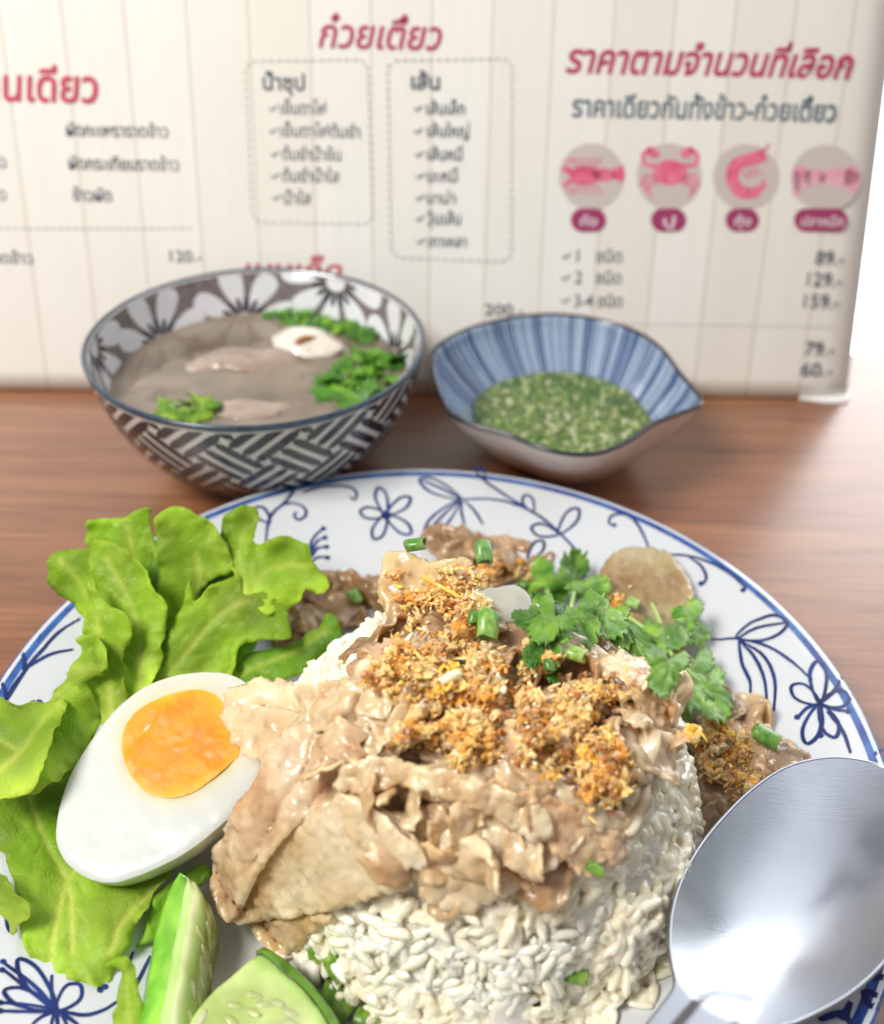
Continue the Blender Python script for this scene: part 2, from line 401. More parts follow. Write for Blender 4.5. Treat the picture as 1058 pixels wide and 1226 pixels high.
# table wood
def wood():
    m = bpy.data.materials.new('table_wood'); m.use_nodes = True; t = m.node_tree; N = t.nodes; L = t.links; b = N['Principled BSDF']
    tc = N.new('ShaderNodeTexCoord'); mp = N.new('ShaderNodeMapping'); mp.inputs['Scale'].default_value = (7, 90, 10)
    L.new(tc.outputs['Object'], mp.inputs[0])
    n1 = N.new('ShaderNodeTexNoise'); n1.inputs['Scale'].default_value = 1.0; n1.inputs['Detail'].default_value = 8; n1.inputs['Distortion'].default_value = .6
    L.new(mp.outputs[0], n1.inputs['Vector'])
    mp2 = N.new('ShaderNodeMapping'); mp2.inputs['Scale'].default_value = (26, 760, 10); L.new(tc.outputs['Object'], mp2.inputs[0])
    n2 = N.new('ShaderNodeTexNoise'); n2.inputs['Scale'].default_value = 1.0; n2.inputs['Detail'].default_value = 5
    L.new(mp2.outputs[0], n2.inputs['Vector'])
    r = N.new('ShaderNodeValToRGB'); e_ = r.color_ramp.elements
    e_[0].position = .3; e_[0].color = (.195, .074, .032, 1); e_[1].position = .72; e_[1].color = (.335, .145, .066, 1)
    x_ = e_.new(.5); x_.color = (.255, .104, .045, 1)
    L.new(n1.outputs[0], r.inputs[0])
    r2 = N.new('ShaderNodeValToRGB'); r2.color_ramp.elements[0].position = .33; r2.color_ramp.elements[0].color = (.62, .58, .55, 1)
    r2.color_ramp.elements[1].position = .52; r2.color_ramp.elements[1].color = (1, 1, 1, 1); L.new(n2.outputs[0], r2.inputs[0])
    mx = N.new('ShaderNodeMix'); mx.data_type = 'RGBA'; mx.blend_type = 'MULTIPLY'; mx.inputs[0].default_value = .8
    L.new(r.outputs[0], mx.inputs[6]); L.new(r2.outputs[0], mx.inputs[7]); L.new(mx.outputs[2], b.inputs['Base Color'])
    b.inputs['Roughness'].default_value = .36; b.inputs['Coat Weight'].default_value = .7; b.inputs['Coat Roughness'].default_value = .26
    bp = N.new('ShaderNodeBump'); bp.inputs['Distance'].default_value = .0002; bp.inputs['Strength'].default_value = .5
    L.new(n2.outputs[0], bp.inputs['Height']); L.new(bp.outputs[0], b.inputs['Normal'])
    return m
WOOD = wood()
def box(x0, x1, y0, y1, z0, z1):
    V = np.array([(x, y, z) for x in (x0, x1) for y in (y0, y1) for z in (z0, z1)], float)
    return V, [(0, 1, 3, 2), (4, 6, 7, 5), (0, 4, 5, 1), (2, 3, 7, 6), (0, 2, 6, 4), (1, 5, 7, 3)]

# ------------------------------------------------------------------ setting: table, bright window beyond
V, Fs = box(-60, 60, -45, 29.2, -3.5, 0)
mk('table', V, Fs, WOOD, smooth=False, origin=(0, 0, 0), label='brown wooden table top with fine lengthwise grain under the dishes', cat='table', kind='structure')
def emis(name, c, s):
    m = bpy.data.materials.new(name); m.use_nodes = True; N = m.node_tree.nodes; N.remove(N['Principled BSDF'])
    e_ = N.new('ShaderNodeEmission'); e_.inputs[0].default_value = (*c, 1); e_.inputs[1].default_value = s
    m.node_tree.links.new(e_.outputs[0], N['Material Output'].inputs[0]); return m
V, Fs = box(12, 130, 92, 93, -60, 70)
win = mk('bright_window', V, Fs, emis('daylit_glass', (.97, .99, 1.0), 4.2), smooth=False, label='bright daylit window behind the menu and table', cat='window', kind='structure')

# ------------------------------------------------------------------ menu board
MO = W1(500, 470, 0.15); ADIR = W1(1000, 475, .15) - W1(0, 465, .15); ADIR /= np.linalg.norm(ADIR)
BACK = np.array([-ADIR[1], ADIR[0], 0]); LEAN = math.radians(17)
BDIR = np.array([0, 0, 1]) * math.cos(LEAN) + BACK * math.sin(LEAN); ND = np.cross(ADIR, BDIR)   # faces the camera
def menu_ab(px, py):
    d = rays(px, py); t = ((MO - CAM) @ ND) / (d @ ND); P = CAM + d * t[:, None] - MO
    return np.c_[P @ ADIR, P @ BDIR]
def mpt(ab, off=0.0):
    ab = np.atleast_2d(ab); return MO + ab[:, :1] * ADIR + ab[:, 1:2] * BDIR + ND * off
def paper():
    m = bpy.data.materials.new('printed_plank_card'); m.use_nodes = True; t = m.node_tree; N = t.nodes; L = t.links; b = N['Principled BSDF']
    uv = N.new('ShaderNodeUVMap'); sx = N.new('ShaderNodeSeparateXYZ'); L.new(uv.outputs[0], sx.inputs[0])
    a = N.new('ShaderNodeMath'); a.operation = 'MULTIPLY'; a.inputs[1].default_value = 1 / 2.72; L.new(sx.outputs[0], a.inputs[0])
    f = N.new('ShaderNodeMath'); f.operation = 'FRACT'; L.new(a.outputs[0], f.inputs[0])
    g = N.new('ShaderNodeMath'); g.operation = 'PINGPONG'; g.inputs[1].default_value = .5; L.new(f.outputs[0], g.inputs[0])
    r = N.new('ShaderNodeValToRGB'); e_ = r.color_ramp.elements
    e_[0].position = 0.0; e_[0].color = (.74, .69, .63, 1); e_[1].position = .03; e_[1].color = (1, 1, 1, 1); L.new(g.outputs[0], r.inputs[0])
    fl = N.new('ShaderNodeMath'); fl.operation = 'FLOOR'; L.new(a.outputs[0], fl.inputs[0])
    wn = N.new('ShaderNodeTexWhiteNoise'); wn.noise_dimensions = '1D'; L.new(fl.outputs[0], wn.inputs['W'])
    r2 = N.new('ShaderNodeValToRGB'); r2.color_ramp.elements[0].color = (.82, .795, .725, 1); r2.color_ramp.elements[1].color = (.86, .85, .81, 1)
    L.new(wn.outputs[0], r2.inputs[0])
    mp = N.new('ShaderNodeMapping'); mp.inputs['Scale'].default_value = (1.6, .12, 1); L.new(uv.outputs[0], mp.inputs[0])
    nz = N.new('ShaderNodeTexNoise'); nz.inputs['Scale'].default_value = 1.0; nz.inputs['Detail'].default_value = 5; L.new(mp.outputs[0], nz.inputs['Vector'])
    r3 = N.new('ShaderNodeValToRGB'); r3.color_ramp.elements[0].position = .3; r3.color_ramp.elements[0].color = (.972, .965, .955, 1); r3.color_ramp.elements[1].position = .6; L.new(nz.outputs[0], r3.inputs[0])
    x1 = N.new('ShaderNodeMix'); x1.data_type = 'RGBA'; x1.blend_type = 'MULTIPLY'; x1.inputs[0].default_value = 1
    x2 = N.new('ShaderNodeMix'); x2.data_type = 'RGBA'; x2.blend_type = 'MULTIPLY'; x2.inputs[0].default_value = 1
    L.new(r2.outputs[0], x1.inputs[6]); L.new(r.outputs[0], x1.inputs[7]); L.new(x1.outputs[2], x2.inputs[6]); L.new(r3.outputs[0], x2.inputs[7])
    L.new(x2.outputs[2], b.inputs['Base Color']); b.inputs['Roughness'].default_value = .42
    b.inputs['Transmission Weight'].default_value = 0
    return m
PAPER = paper()
menu = empty('menu_board', MO, 'cream menu card printed with planks, prices and seafood pictures, leaning back behind the bowls', 'menu')
er = menu_ab([1017, 1077], [475, 0]); AR0, AR1 = er[0, 0], er[1, 0]
def menu_panel():
    nb, na = 24, 40; V = []; uv = []
    for side in (0, -0.45):
        for j in range(nb):
            b_ = -0.05 + 22.5 * j / (nb - 1); ar = AR0 + (AR1 - AR0) * b_ / er[1, 1]
            for i in range(na):
                a_ = -34 + (ar + 34) * i / (na - 1)
                bow = -0.35 * max(0, (a_ - ar + 3) / 3) ** 2 - .02 * vn(np.array([[a_ * .2, b_ * .15, 0]]), 4)[0]
                V.append(mpt([a_, b_], side + bow)[0]); uv.append((a_ + 40.3, b_))
    fs = [(a, d, c, b) for (a, b, c, d) in grid_faces(nb, na)]; n = nb * na
    fs2 = [tuple(i + n for i in f[::-1]) for f in fs]; rim = rim_faces(fs, n)
    o = mk('printed_card', V, fs + fs2 + rim, None, menu, mats=[PAPER, MT['white']], midx=[0] * len(fs) + [1] * (len(fs2) + len(rim)))
    me = o.data; ul = me.uv_layers.new(name='UVMap'); li = np.zeros(len(me.loops), dtype=np.int32); me.loops.foreach_get('vertex_index', li)
    ul.data.foreach_set('uv', np.array(uv)[li].ravel())
menu_panel()
foot = spline([mpt([AR0 - 2.6, .0], .1)[0], mpt([AR0 - 1.3, -.1], .45)[0], mpt([AR0 - .2, -.12], .3)[0], mpt([AR0 + .25, 0], -.6)[0]], 8)
n_ = len(foot); V = np.vstack([foot * [1, 1, 0] + [0, 0, .02], foot * [1, 1, 0] + [0, 0, .09], (foot + BACK * 1.2) * [1, 1, 0] + [0, 0, .09], (foot + BACK * 1.2) * [1, 1, 0] + [0, 0, .02]])
fs = [(k * n_ + i, k * n_ + i + 1, ((k + 1) % 4) * n_ + i + 1, ((k + 1) % 4) * n_ + i) for k in range(4) for i in range(n_ - 1)] + [(0, n_, 2 * n_, 3 * n_), (n_ - 1, 4 * n_ - 1, 3 * n_ - 1, 2 * n_ - 1)]
mk('curled_base_flap', V, fs, MT['white'], menu)

TEXTS = []
def text(name, s, px, py, hpx, mat, wpx=None, shear=0.0, bold=0.0, base=None):
    """one line of print with its left baseline at px, py; hpx = consonant height"""
    c = bpy.data.curves.new(name, 'FONT'); c.body = s; c.size = 1.0; c.shear = shear; c.offset = bold; c.resolution_u = 3
    o = bpy.data.objects.new('tmp_text', c); COL.objects.link(o); TEXTS.append((name, o, px, py, hpx, mat, wpx))
R_, K_ = MT['red'], MT['ink']
text('heading_text', 'อาหารจานเดียว', -150, 117, 30, R_, 270, .18, .02)
text('heading_text', 'ก๋วยเตี๋ยว', 381, 56, 27, MT['crimson'], 148, .25, .015)
text('heading_text', 'ราคาตามจำนวนที่เลือก', 676, 86, 27, MT['crimson'], 346, .22, .026)
text('heading_text', 'เมนูเด็ด', 292, 335, 20, R_, 118, .22, .015)
text('subheading_text', 'ราคาเดียวกันทั้งข้าว-ก๋วยเตี๋ยว', 684, 139, 20, MT['bigink'], 318, 0, .022)
for s, x, y, h, ww in [('ผัดกะเพราราดข้าว', 80, 162, 12, 122), ('ผัดกระเทียมราดข้าว', 83, 202, 12, 132), ('ข้าวผัด', 88, 240, 12, 46), ('ผัดซีอิ๊ว', -34, 200, 12, 42), ('ราดหน้าว', -38, 239, 12, 46),
                       ('กุ้งผัดราดข้าว', -60, 314, 11, 100), ('120.-', 204, 313, 11, 38), ('200.-', 580, 377, 11, 46),
                       ('เย็นตาโฟ', 336, 136, 12, 55), ('เย็นตาโฟต้มยำ', 336, 163, 12, 95), ('ต้มยำน้ำข้น', 338, 191, 12, 70), ('ต้มยำน้ำใส', 338, 217, 12, 68), ('น้ำใส', 340, 244, 12, 32),
                       ('เส้นเล็ก', 510, 136, 12, 46), ('เส้นใหญ่', 511, 163, 12, 50), ('เส้นหมี่', 511, 191, 12, 42), ('บะหมี่', 511, 217, 12, 36), ('มาม่า', 511, 243, 11, 34), ('วุ้นเส้น', 511, 268, 12, 40), ('เกาเหลา', 512, 295, 11, 46),
                       ('1   ชนิด', 690, 313, 12, 54), ('2   ชนิด', 688, 339, 12, 55), ('3-4 ชนิด', 687, 367, 12, 57), ('89.-', 975, 316, 13, 34), ('129.-', 965, 342, 13, 41), ('159.-', 961, 368, 13, 42), ('79.-', 962, 425, 13, 35), ('60.-', 957, 450, 13, 38)]:
    text('price_text' if s[0].isdigit() and '.' in s else 'menu_text', s, x, y, h, K_, ww, 0, .006)
text('column_heading_text', 'น้ำซุป', 315, 107, 15, K_, 50, 0, .02)
text('column_heading_text', 'เส้น', 492, 106, 15, K_, 34, 0, .02)
for x, y in [(322, 134), (322, 161), (324, 189), (324, 215), (326, 241), (495, 134), (495, 161), (496, 189), (497, 215), (497, 241), (497, 266), (498, 293), (672, 311), (671, 337), (671, 364)]:
    text('check_mark', '✓', x, y, 8, K_, 11, 0, .02)
for s, x, ww in [('กั้ง', 694, 20), ('ปู', 793, 14), ('กุ้ง', 878, 20), ('ปลาหมึก', 958, 50)]:
    text('seafood_name_text', s, x, 270, 9, MT['whiteink'], ww, 0, .01)
bpy.context.view_layer.update(); DG = bpy.context.evaluated_depsgraph_get()
for name, o, px, py, hpx, m_, wpx in TEXTS:
    me = bpy.data.meshes.new_from_object(o.evaluated_get(DG)); n = len(me.vertices)
    co = np.zeros(n * 3); me.vertices.foreach_get('co', co); co = co.reshape(-1, 3)
    ab = menu_ab([px, px + 10, px], [py, py, py - hpx]); cm = np.linalg.norm(ab[1] - ab[0]) / 10
    hs = np.linalg.norm(ab[2] - ab[0]) / 0.56
    x0 = co[:, 0].min(); wd = co[:, 0].max() - x0
    wsx = (wpx * cm / wd) if wpx else hs
    P = mpt(np.c_[ab[0, 0] + (co[:, 0] - x0) * wsx, ab[0, 1] + co[:, 1] * hs], .03 if name != 'seafood_name_text' else .07)
    fs = [tuple(p.vertices) for p in me.polygons]
    mk(name, P, fs, m_, menu, smooth=False); bpy.data.meshes.remove(me)
for t_ in TEXTS:
    c = t_[1].data; bpy.data.objects.remove(t_[1]); bpy.data.curves.remove(c)
def flat(name, polys, m_, off, parent=menu):
    parts = []
    for pl in polys:
        P = menu_ab([p[0] for p in pl], [p[1] for p in pl]); parts.append((mpt(P, off), [tuple(range(len(pl)))]))
    V, fs, _ = join(parts); return mk(name, V, fs, m_, parent, smooth=False)
def stroke(pts, wd):
    P = np.asarray(pts, float); T = np.gradient(P, axis=0); T /= np.linalg.norm(T, axis=1)[:, None] + 1e-9; Nn = np.c_[-T[:, 1], T[:, 0]] * wd / 2
    return [list(map(tuple, (P[i] - Nn[i], P[i + 1] - Nn[i + 1], P[i + 1] + Nn[i + 1], P[i] + Nn[i]))) for i in range(len(P) - 1)]
def dashes(pts, on=6, off=4, wd=1.8):
    P = resample(pts, 1.0); out = []
    for i in range(0, len(P) - on, on + off): out += stroke(P[i:i + on + 1:on], wd)
    return out
def rbox(x0, y0, x1, y1, x2, y2, x3, y3): return [(x0 + 8, y0), (x1 - 8, y1), (x1, y1 + 8), (x2, y2 - 8), (x2 - 8, y2), (x3 + 8, y3), (x3, y3 - 8), (x0, y0 + 8), (x0 + 8, y0)]
flat('dashed_frame', dashes(rbox(294, 73, 440, 71, 446, 268, 302, 266)), MT['grayink'], .03)
flat('dashed_frame', dashes(rbox(464, 72, 613, 70, 612, 313, 468, 308)), MT['grayink'], .03)
flat('dotted_rule', dashes([(-20, 273), (232, 273)], 5, 4), MT['grayink'], .03)
flat('dotted_rule', dashes([(668, 387), (1000, 391)], 3, 3, 1.4), MT['grayink'], .03)
def ell(cx, cy, rx, ry, a=0, n=28): return [(cx + rx * math.cos(t) * math.cos(a) - ry * math.sin(t) * math.sin(a), cy + rx * math.cos(t) * math.sin(a) + ry * math.sin(t) * math.cos(a)) for t in np.arange(n) * 2 * math.pi / n]
def pill(cx, cy, rx, ry): return [(cx + (rx - ry) * (1 if math.cos(t) > 0 else -1) + ry * math.cos(t), cy + ry * math.sin(t)) for t in np.arange(24) * 2 * math.pi / 24 + .01]
for cx, cy, rx in [(708, 211, 39), (801, 211, 39), (893, 212, 40), (988, 213, 41)]: flat('picture_disc', [ell(cx, cy, rx, 40, 0, 40)], MT['disc'], .02)
for cx, rx in [(704, 21), (800, 21), (888, 20), (982, 32)]: flat('name_pill', [pill(cx, 263, rx, 14)], MT['plum'], .05)
lob = [ell(700, 210, 19, 11), ell(722, 209, 14, 7.5), [(730, 203), (746, 197), (748, 209), (745, 218), (731, 213)], ell(678, 203, 7, 3.5, .5), ell(679, 219, 7, 3.5, -.5)]
for a in np.linspace(-1.2, 1.2, 6):
    for s_ in (-1, 1): lob += stroke([(702 + a * 8, 210 + s_ * 7), (700 + a * 16, 210 + s_ * 22)], 1.8)
for s_ in (-1, 1): lob += stroke([(687, 210 + 4 * s_), (676, 210 + 16 * s_), (688, 210 + 20 * s_)], 2)
flat('lobster_picture', lob, MT['coral'], .035)
crab = [ell(802, 206, 21, 15)]
for s_ in (-1, 1):
    crab += stroke(spline([(802 + s_ * 16, 198), (802 + s_ * 30, 196), (802 + s_ * 32, 184), (802 + s_ * 22, 178)], 5), 5) + [ell(802 + s_ * 21, 182, 9, 6, -s_ * .5)]
    for k in range(3): crab += stroke(spline([(802 + s_ * 15, 212 + k * 3), (802 + s_ * (30 - k * 2), 210 + k * 7), (802 + s_ * (35 - k * 6), 224 + k * 6)], 4), 2.6)
flat('crab_picture', crab, MT['coral'], .035)
shr = stroke(spline([(916, 185), (900, 190), (882, 196), (876, 210), (882, 226), (896, 232)], 6), 15) + stroke(spline([(912, 180), (918, 176), (920, 172)], 4), 3)
for k in range(4): shr += stroke([(888 + k * 5, 206 - k * 2), (897 + k * 5, 214 - k * 2)], 2)
shr += [[(894, 226), (908, 222), (914, 212), (917, 222), (906, 236), (896, 238)]]
flat('shrimp_picture', shr, MT['coral'], .035)
sq = [ell(1004, 212, 25, 11, -.05), ell(1020, 214, 10, 16), ell(974, 212, 14, 10)]
for k in range(6): sq += stroke(spline([(970, 206 + k * 3), (956, 200 + k * 5), (950, 206 + k * 5), (958, 208 + k * 5)], 4), 4.5)
flat('squid_picture', sq, MT['pinkfish'], .035)

# ------------------------------------------------------------------ dinner plate
plate = empty('dinner_plate', (0, 0, 0), 'large white round plate painted with blue vines and flowers inside a blue rim', 'plate')
rr = np.r_[0.02, np.linspace(.8, 13.2, 60)]
prof = [(r, plate_z(r)) for r in rr] + [(13.42, 2.385), (13.5, 2.33), (13.47, 2.26), (13.3, 2.2)] + [(r, plate_z(r) - .28 - .004 * (13.2 - r)) for r in np.linspace(12.8, 8, 14)] + [(7.7, .05), (7.5, 0.0), (7.2, .03), (7.0, .35), (0.02, .4)]
V, fs = lathe(prof, 192); mk('plate_body', V, [f[::-1] for f in fs], MT['porcelain'], plate)
prof = [(r, plate_z(r) + .012) for r in np.linspace(13.08, 13.38, 5)] + [(13.46, 2.375), (13.515, 2.33)]
V, fs = lathe(prof, 192); mk('rim_band', V, [f[::-1] for f in fs], MT['band'], plate)
def plate_pts(P):
    d = rays(P[:, 0], P[:, 1]); t0 = (3.0 - CAM[2]) / d[:, 2]; t1 = (.3 - CAM[2]) / d[:, 2]; lo, hi = t0.copy(), t1.copy(); done = np.zeros(len(P), bool)
    for i in range(1, 160):
        t = t0 + (t1 - t0) * i / 160; Q = CAM + d * t[:, None]; hit = (Q[:, 2] <= plate_z(np.hypot(Q[:, 0], Q[:, 1]))) & ~done
        hi[hit] = t[hit]; lo[hit] = t0[hit] + (t1[hit] - t0[hit]) * (i - 1) / 160; done |= hit
    m_ = (lo + hi) / 2; return CAM + d * m_[:, None]
def ribbon(P3, wd, off=.02):
    T = np.gradient(P3, axis=0); T /= np.linalg.norm(T, axis=1)[:, None] + 1e-9
    r = np.hypot(P3[:, 0], P3[:, 1]); sl = (plate_z(r + .05) - plate_z(r - .05)) / .1
    Nn = np.c_[-sl * P3[:, 0] / (r + 1e-6), -sl * P3[:, 1] / (r + 1e-6), np.ones(len(r))]; Nn /= np.linalg.norm(Nn, axis=1)[:, None]
    Bn = np.cross(Nn, T); L_ = []; wd = np.broadcast_to(wd, (len(P3),))
    for s_ in (-1, 1):
        Q = P3 + Bn * (s_ * wd / 2)[:, None]; Q[:, 2] = plate_z(np.hypot(Q[:, 0], Q[:, 1])) + off; L_.append(Q)
    n = len(P3); return np.vstack(L_), [(i, i + 1, n + i + 1, n + i) for i in range(n - 1)]
def brush(pts, w0=.115, closed=False, taper=True):
    P = plate_pts(resample(spline(pts, 8, closed), 2.0)) if not closed else plate_pts(np.vstack([resample(spline(pts, 8, True), 2.0), pts[0]]))
    k = np.linspace(0, 1, len(P)); ww = w0 * (0.75 + .35 * np.sin(k * math.pi)) if taper else w0
    ww = ww * (1 + .18 * vn(np.c_[P[:, :2] * 2.0, k], 3)); return ribbon(P, ww)
def petal_px(c, tip, wd):
    c = np.array(c, float); tip = np.array(tip, float); a = tip - c; n = np.array([-a[1], a[0]]); n /= np.linalg.norm(n)
    return [c, c + a * .35 + n * wd * .42, c + a * .75 + n * wd * .5, tip, c + a * .75 - n * wd * .5, c + a * .35 - n * wd * .42]
def dot_px(c, r): 
    P = plate_pts(np.array(ell(c[0], c[1], r, r * .85, 0, 14))); P[:, 2] = plate_z(np.hypot(P[:, 0], P[:, 1])) + .014; return P, [tuple(range(14))[::-1]]
VINES = [
 [brush(p) for p in ([(318, 655), (320, 632), (326, 615), (342, 601), (356, 582), (370, 568)], [(340, 604), (352, 603), (364, 608), (366, 617), (358, 623), (352, 618), (355, 613)],
   [(362, 590), (380, 584), (402, 582), (420, 584), (427, 592), (424, 599), (419, 595)], [(373, 668), (372, 652), (378, 641), (386, 634)], [(373, 660), (380, 648), (388, 645)], [(373, 668), (380, 657), (390, 655)], [(372, 674), (380, 668), (391, 667)])]
   + [brush(petal_px((323, 626), (306, 608), 13), closed=True)] + [dot_px(c, 3.4) for c in ((387, 633), (389, 644), (391, 655), (392, 668))],
 [brush(p) for p in ([(552, 598), (590, 598), (622, 606), (648, 620), (672, 641), (690, 660), (705, 680)], [(566, 558), (578, 574), (600, 590), (622, 604), (637, 614)], [(553, 600), (552, 612), (556, 628)], [(556, 600), (568, 612), (578, 628)],
   [(508, 645), (520, 628), (536, 612), (550, 600)], [(552, 598), (530, 586), (505, 575)])]
   + [brush(petal_px(a, b, c_), closed=True) for a, b, c_ in (((552, 598), (502, 574), 15), ((550, 600), (508, 642), 18), ((638, 614), (628, 593), 12), ((668, 640), (692, 609), 15), ((668, 640), (636, 632), 14), ((632, 670), (650, 648), 13), ((578, 574), (574, 560), 9))],
 [brush(p) for p in ([(778, 664), (772, 645), (760, 624), (746, 616), (732, 618), (729, 627), (736, 630)], [(795, 664), (825, 666), (850, 674), (872, 686), (888, 700), (892, 706), (887, 708)], [(824, 667), (838, 677), (845, 690), (842, 699), (837, 698)])] + [dot_px((735, 629), 3), dot_px((889, 707), 3.4), dot_px((839, 699), 3.6)],
 [brush(p) for p in ([(845, 765), (862, 766), (882, 765), (918, 774), (948, 793), (972, 815)], [(882, 765), (906, 752), (940, 746)], [(884, 768), (888, 795), (897, 815), (898, 830)], [(885, 768), (902, 786), (914, 812), (918, 842)], [(887, 768), (914, 786), (927, 815), (926, 852)], [(990, 852), (1008, 875), (1018, 902)],
   [(981, 843), (998, 828), (1006, 814)], [(981, 843), (1000, 850), (1014, 852)], [(981, 843), (984, 862), (982, 880)], [(981, 843), (966, 848), (955, 859)], [(1045, 905), (1052, 900), (1060, 898)])]
   + [brush([(881, 765), (894, 749), (908, 742), (926, 737), (942, 745), (934, 758), (912, 767)], closed=True)]
   + [brush(petal_px((981, 843), t_, 19), closed=True) for t_ in ((978, 792), (1017, 834), (1000, 883), (965, 891), (947, 822))] + [dot_px(c, 4) for c in ((1005, 813), (1015, 852), (982, 881), (954, 859))],
 [brush(p) for p in ([(96, 741), (72, 756), (52, 777), (34, 798), (10, 836)], [(88, 778), (60, 784), (32, 800)], [(26, 780), (30, 792), (28, 803)], [(0, 815), (6, 826), (8, 838)], [(30, 803), (16, 822), (-4, 860)])] + [dot_px((46, 760), 3.2), dot_px((40, 842), 4), dot_px((47, 841), 4)],
 [brush(p, .085) for p in ([(68, 1210), (100, 1216), (124, 1210), (140, 1200)], [(68, 1210), (40, 1190), (6, 1163)], [(68, 1210), (40, 1180), (4, 1153)], [(68, 1210), (36, 1204), (2, 1201)], [(66, 1212), (36, 1212), (2, 1211)], [(68, 1210), (62, 1190), (62, 1168)], [(66, 1212), (50, 1218), (38, 1228)], [(68, 1210), (69, 1226), (70, 1240)], [(162, 1182), (170, 1166), (180, 1145)], [(245, 1197), (258, 1188), (272, 1180)], [(150, 1165), (156, 1150), (160, 1140)], [(70, 1212), (86, 1222), (98, 1232)], [(12, 1088), (8, 1100), (12, 1116), (18, 1112)])]
   + [brush(petal_px((68, 1210), t_, w_), .085, closed=True) for t_, w_ in (((22, 1149), 22), ((5, 1187), 20), ((96, 1180), 22), ((75, 1262), 22))] + [dot_px(c, 4.2) for c in ((4, 1152), (3, 1162), (1, 1201), (1, 1211), (126, 1182), (120, 1186))],
 [brush(p, .16) for p in ([(1047, 1172), (1058, 1171), (1068, 1176)], [(1033, 1186), (1046, 1191), (1060, 1198)], [(1033, 1186), (1037, 1199), (1044, 1206), (1056, 1202)], [(1018, 1200), (1014, 1210), (1010, 1222)], [(980, 1222), (996, 1216), (1010, 1212)], [(1010, 1216), (1018, 1226), (1020, 1240)])] + [dot_px((1010, 1216), 8)],
]
FL = [brush(petal_px((462, 617), t_, w_), closed=True) for t_, w_ in (((453, 584), 13), ((491, 596), 13), ((431, 613), 13), ((492, 639), 14), ((448, 646), 14))] + [dot_px((462, 617), 6.5)]
for k, grp in enumerate([VINES[0], VINES[1], VINES[2], VINES[4], VINES[5]]):
    V, fs, _ = join(grp); mk('painted_vine', V, fs, MT['blue'], plate)
for grp in (FL, VINES[3], VINES[6]):
    V, fs, _ = join(grp); mk('painted_flower', V, fs, MT['blue'], plate)

# ------------------------------------------------------------------ soup bowl
SB = np.array([-7.756, 17.25, 0.0]); SP = spline([(3.35, .75), (4.3, 1.05), (5.5, 2.2), (6.25, 3.5), (6.75, 4.9), (7.02, 6.1)], 6)
def sp_out(s_):
    L_ = np.r_[0, np.cumsum(np.linalg.norm(np.diff(SP, axis=0), axis=1))]; return np.interp(s_, L_, SP[:, 0]), np.interp(s_, L_, SP[:, 1]), L_[-1]
soup_bowl = empty('soup_bowl', SB, 'round soup bowl with black and white basket weave outside and white flowers on grey inside', 'bowl')
prof = [(0.02, .45), (2.6, .42), (2.9, .05), (3.15, 0), (3.3, .1)] + [tuple(p) for p in SP] + [(7.03, 6.2), (6.96, 6.24), (6.88, 6.2)] + [(r - .22, max(.75, z + .02)) for r, z in SP[::-1]] + [(3.0, .8), (.02, .72)]
V, fs = lathe(prof, 160, SB); mk('bowl_body', V, fs, MT['bowlwhite'], soup_bowl)
V, fs = lathe([(7.0, 5.98), (7.045, 6.1), (7.06, 6.2), (6.97, 6.265), (6.86, 6.2), (6.80, 6.08)], 160, SB); mk('dark_rim', V, fs, MT['rimdark'], soup_bowl)
def on_out(a, s_, off=.02):
    r, z, _ = sp_out(s_); return np.stack([SB[0] + (r + off) * np.cos(a), SB[1] + (r + off) * np.sin(a), z + 0 * a], -1)
parts = []; cell = 1.80; RR = 6.0; SL = sp_out(0)[2]; nper = round(2 * math.pi * RR / (cell * math.sqrt(2))); unit = 2 * math.pi * RR / nper / math.sqrt(2)
for i in range(-3, nper * 2 + 4):
    for j in range(-nper * 2, nper * 2 + 4):
        cu, cv = i + .5, j + .5; X = (cu - cv) * unit / math.sqrt(2); Y = (cu + cv) * unit / math.sqrt(2)
        if not (-1.2 < Y < SL + 1.2) or not (0 <= X < 2 * math.pi * RR - .01): continue
        hor = (i + j) % 2 == 0
        for k in (-1, 0, 1):
            L2, w2 = (.60, .10); pts = []
            n1 = 10
            for e_ in (-1, 1):
                for tt in np.linspace(-1, 1, n1):
                    al = tt * L2 * unit; ac = e_ * w2 * unit * math.sqrt(max(0, 1 - abs(tt) ** 8)) + k * .325 * unit
                    uu, vv = (al, ac) if hor else (ac, al)
                    pts.append((X + (uu - vv) / math.sqrt(2), Y + (uu + vv) / math.sqrt(2)))
            P = np.array(pts); yy = np.clip(P[:, 1], .12, SL - .2)
            parts.append((on_out(P[:, 0] / RR + .3, yy), [(q, q + 1, n1 + q + 1, n1 + q) for q in range(n1 - 1)]))
V, fs, _ = join(parts); mk('basket_weave_print', V, fs, MT['black'], soup_bowl, kind='stuff')
def on_in(a, dpt, off=.02):
    """inner wall, dpt = cm below the rim"""
    L_ = np.r_[0, np.cumsum(np.linalg.norm(np.diff(SP[::-1], axis=0), axis=1))]
    r = np.interp(dpt, L_, SP[::-1, 0]) - .22 - off; z = np.interp(dpt, L_, SP[::-1, 1]) + .02
    return np.stack([SB[0] + r * np.cos(a), SB[1] + r * np.sin(a), z], -1)
na, nd = 160, 14; A_, D_ = np.meshgrid(np.arange(na) * 2 * math.pi / na, np.linspace(.0, 3.6, nd), indexing='ij')
gm = mat('grey_dotted_glaze', (.16, .13, .135), (.24, .20, .205), scale=420, rough=.16, coat=.4, detail=1)
mk('grey_inner_band', on_in(A_.ravel(), D_.ravel(), .008), grid_faces(na, nd, wrap_u=True), gm, soup_bowl)
pet, sta, cen = [], [], []
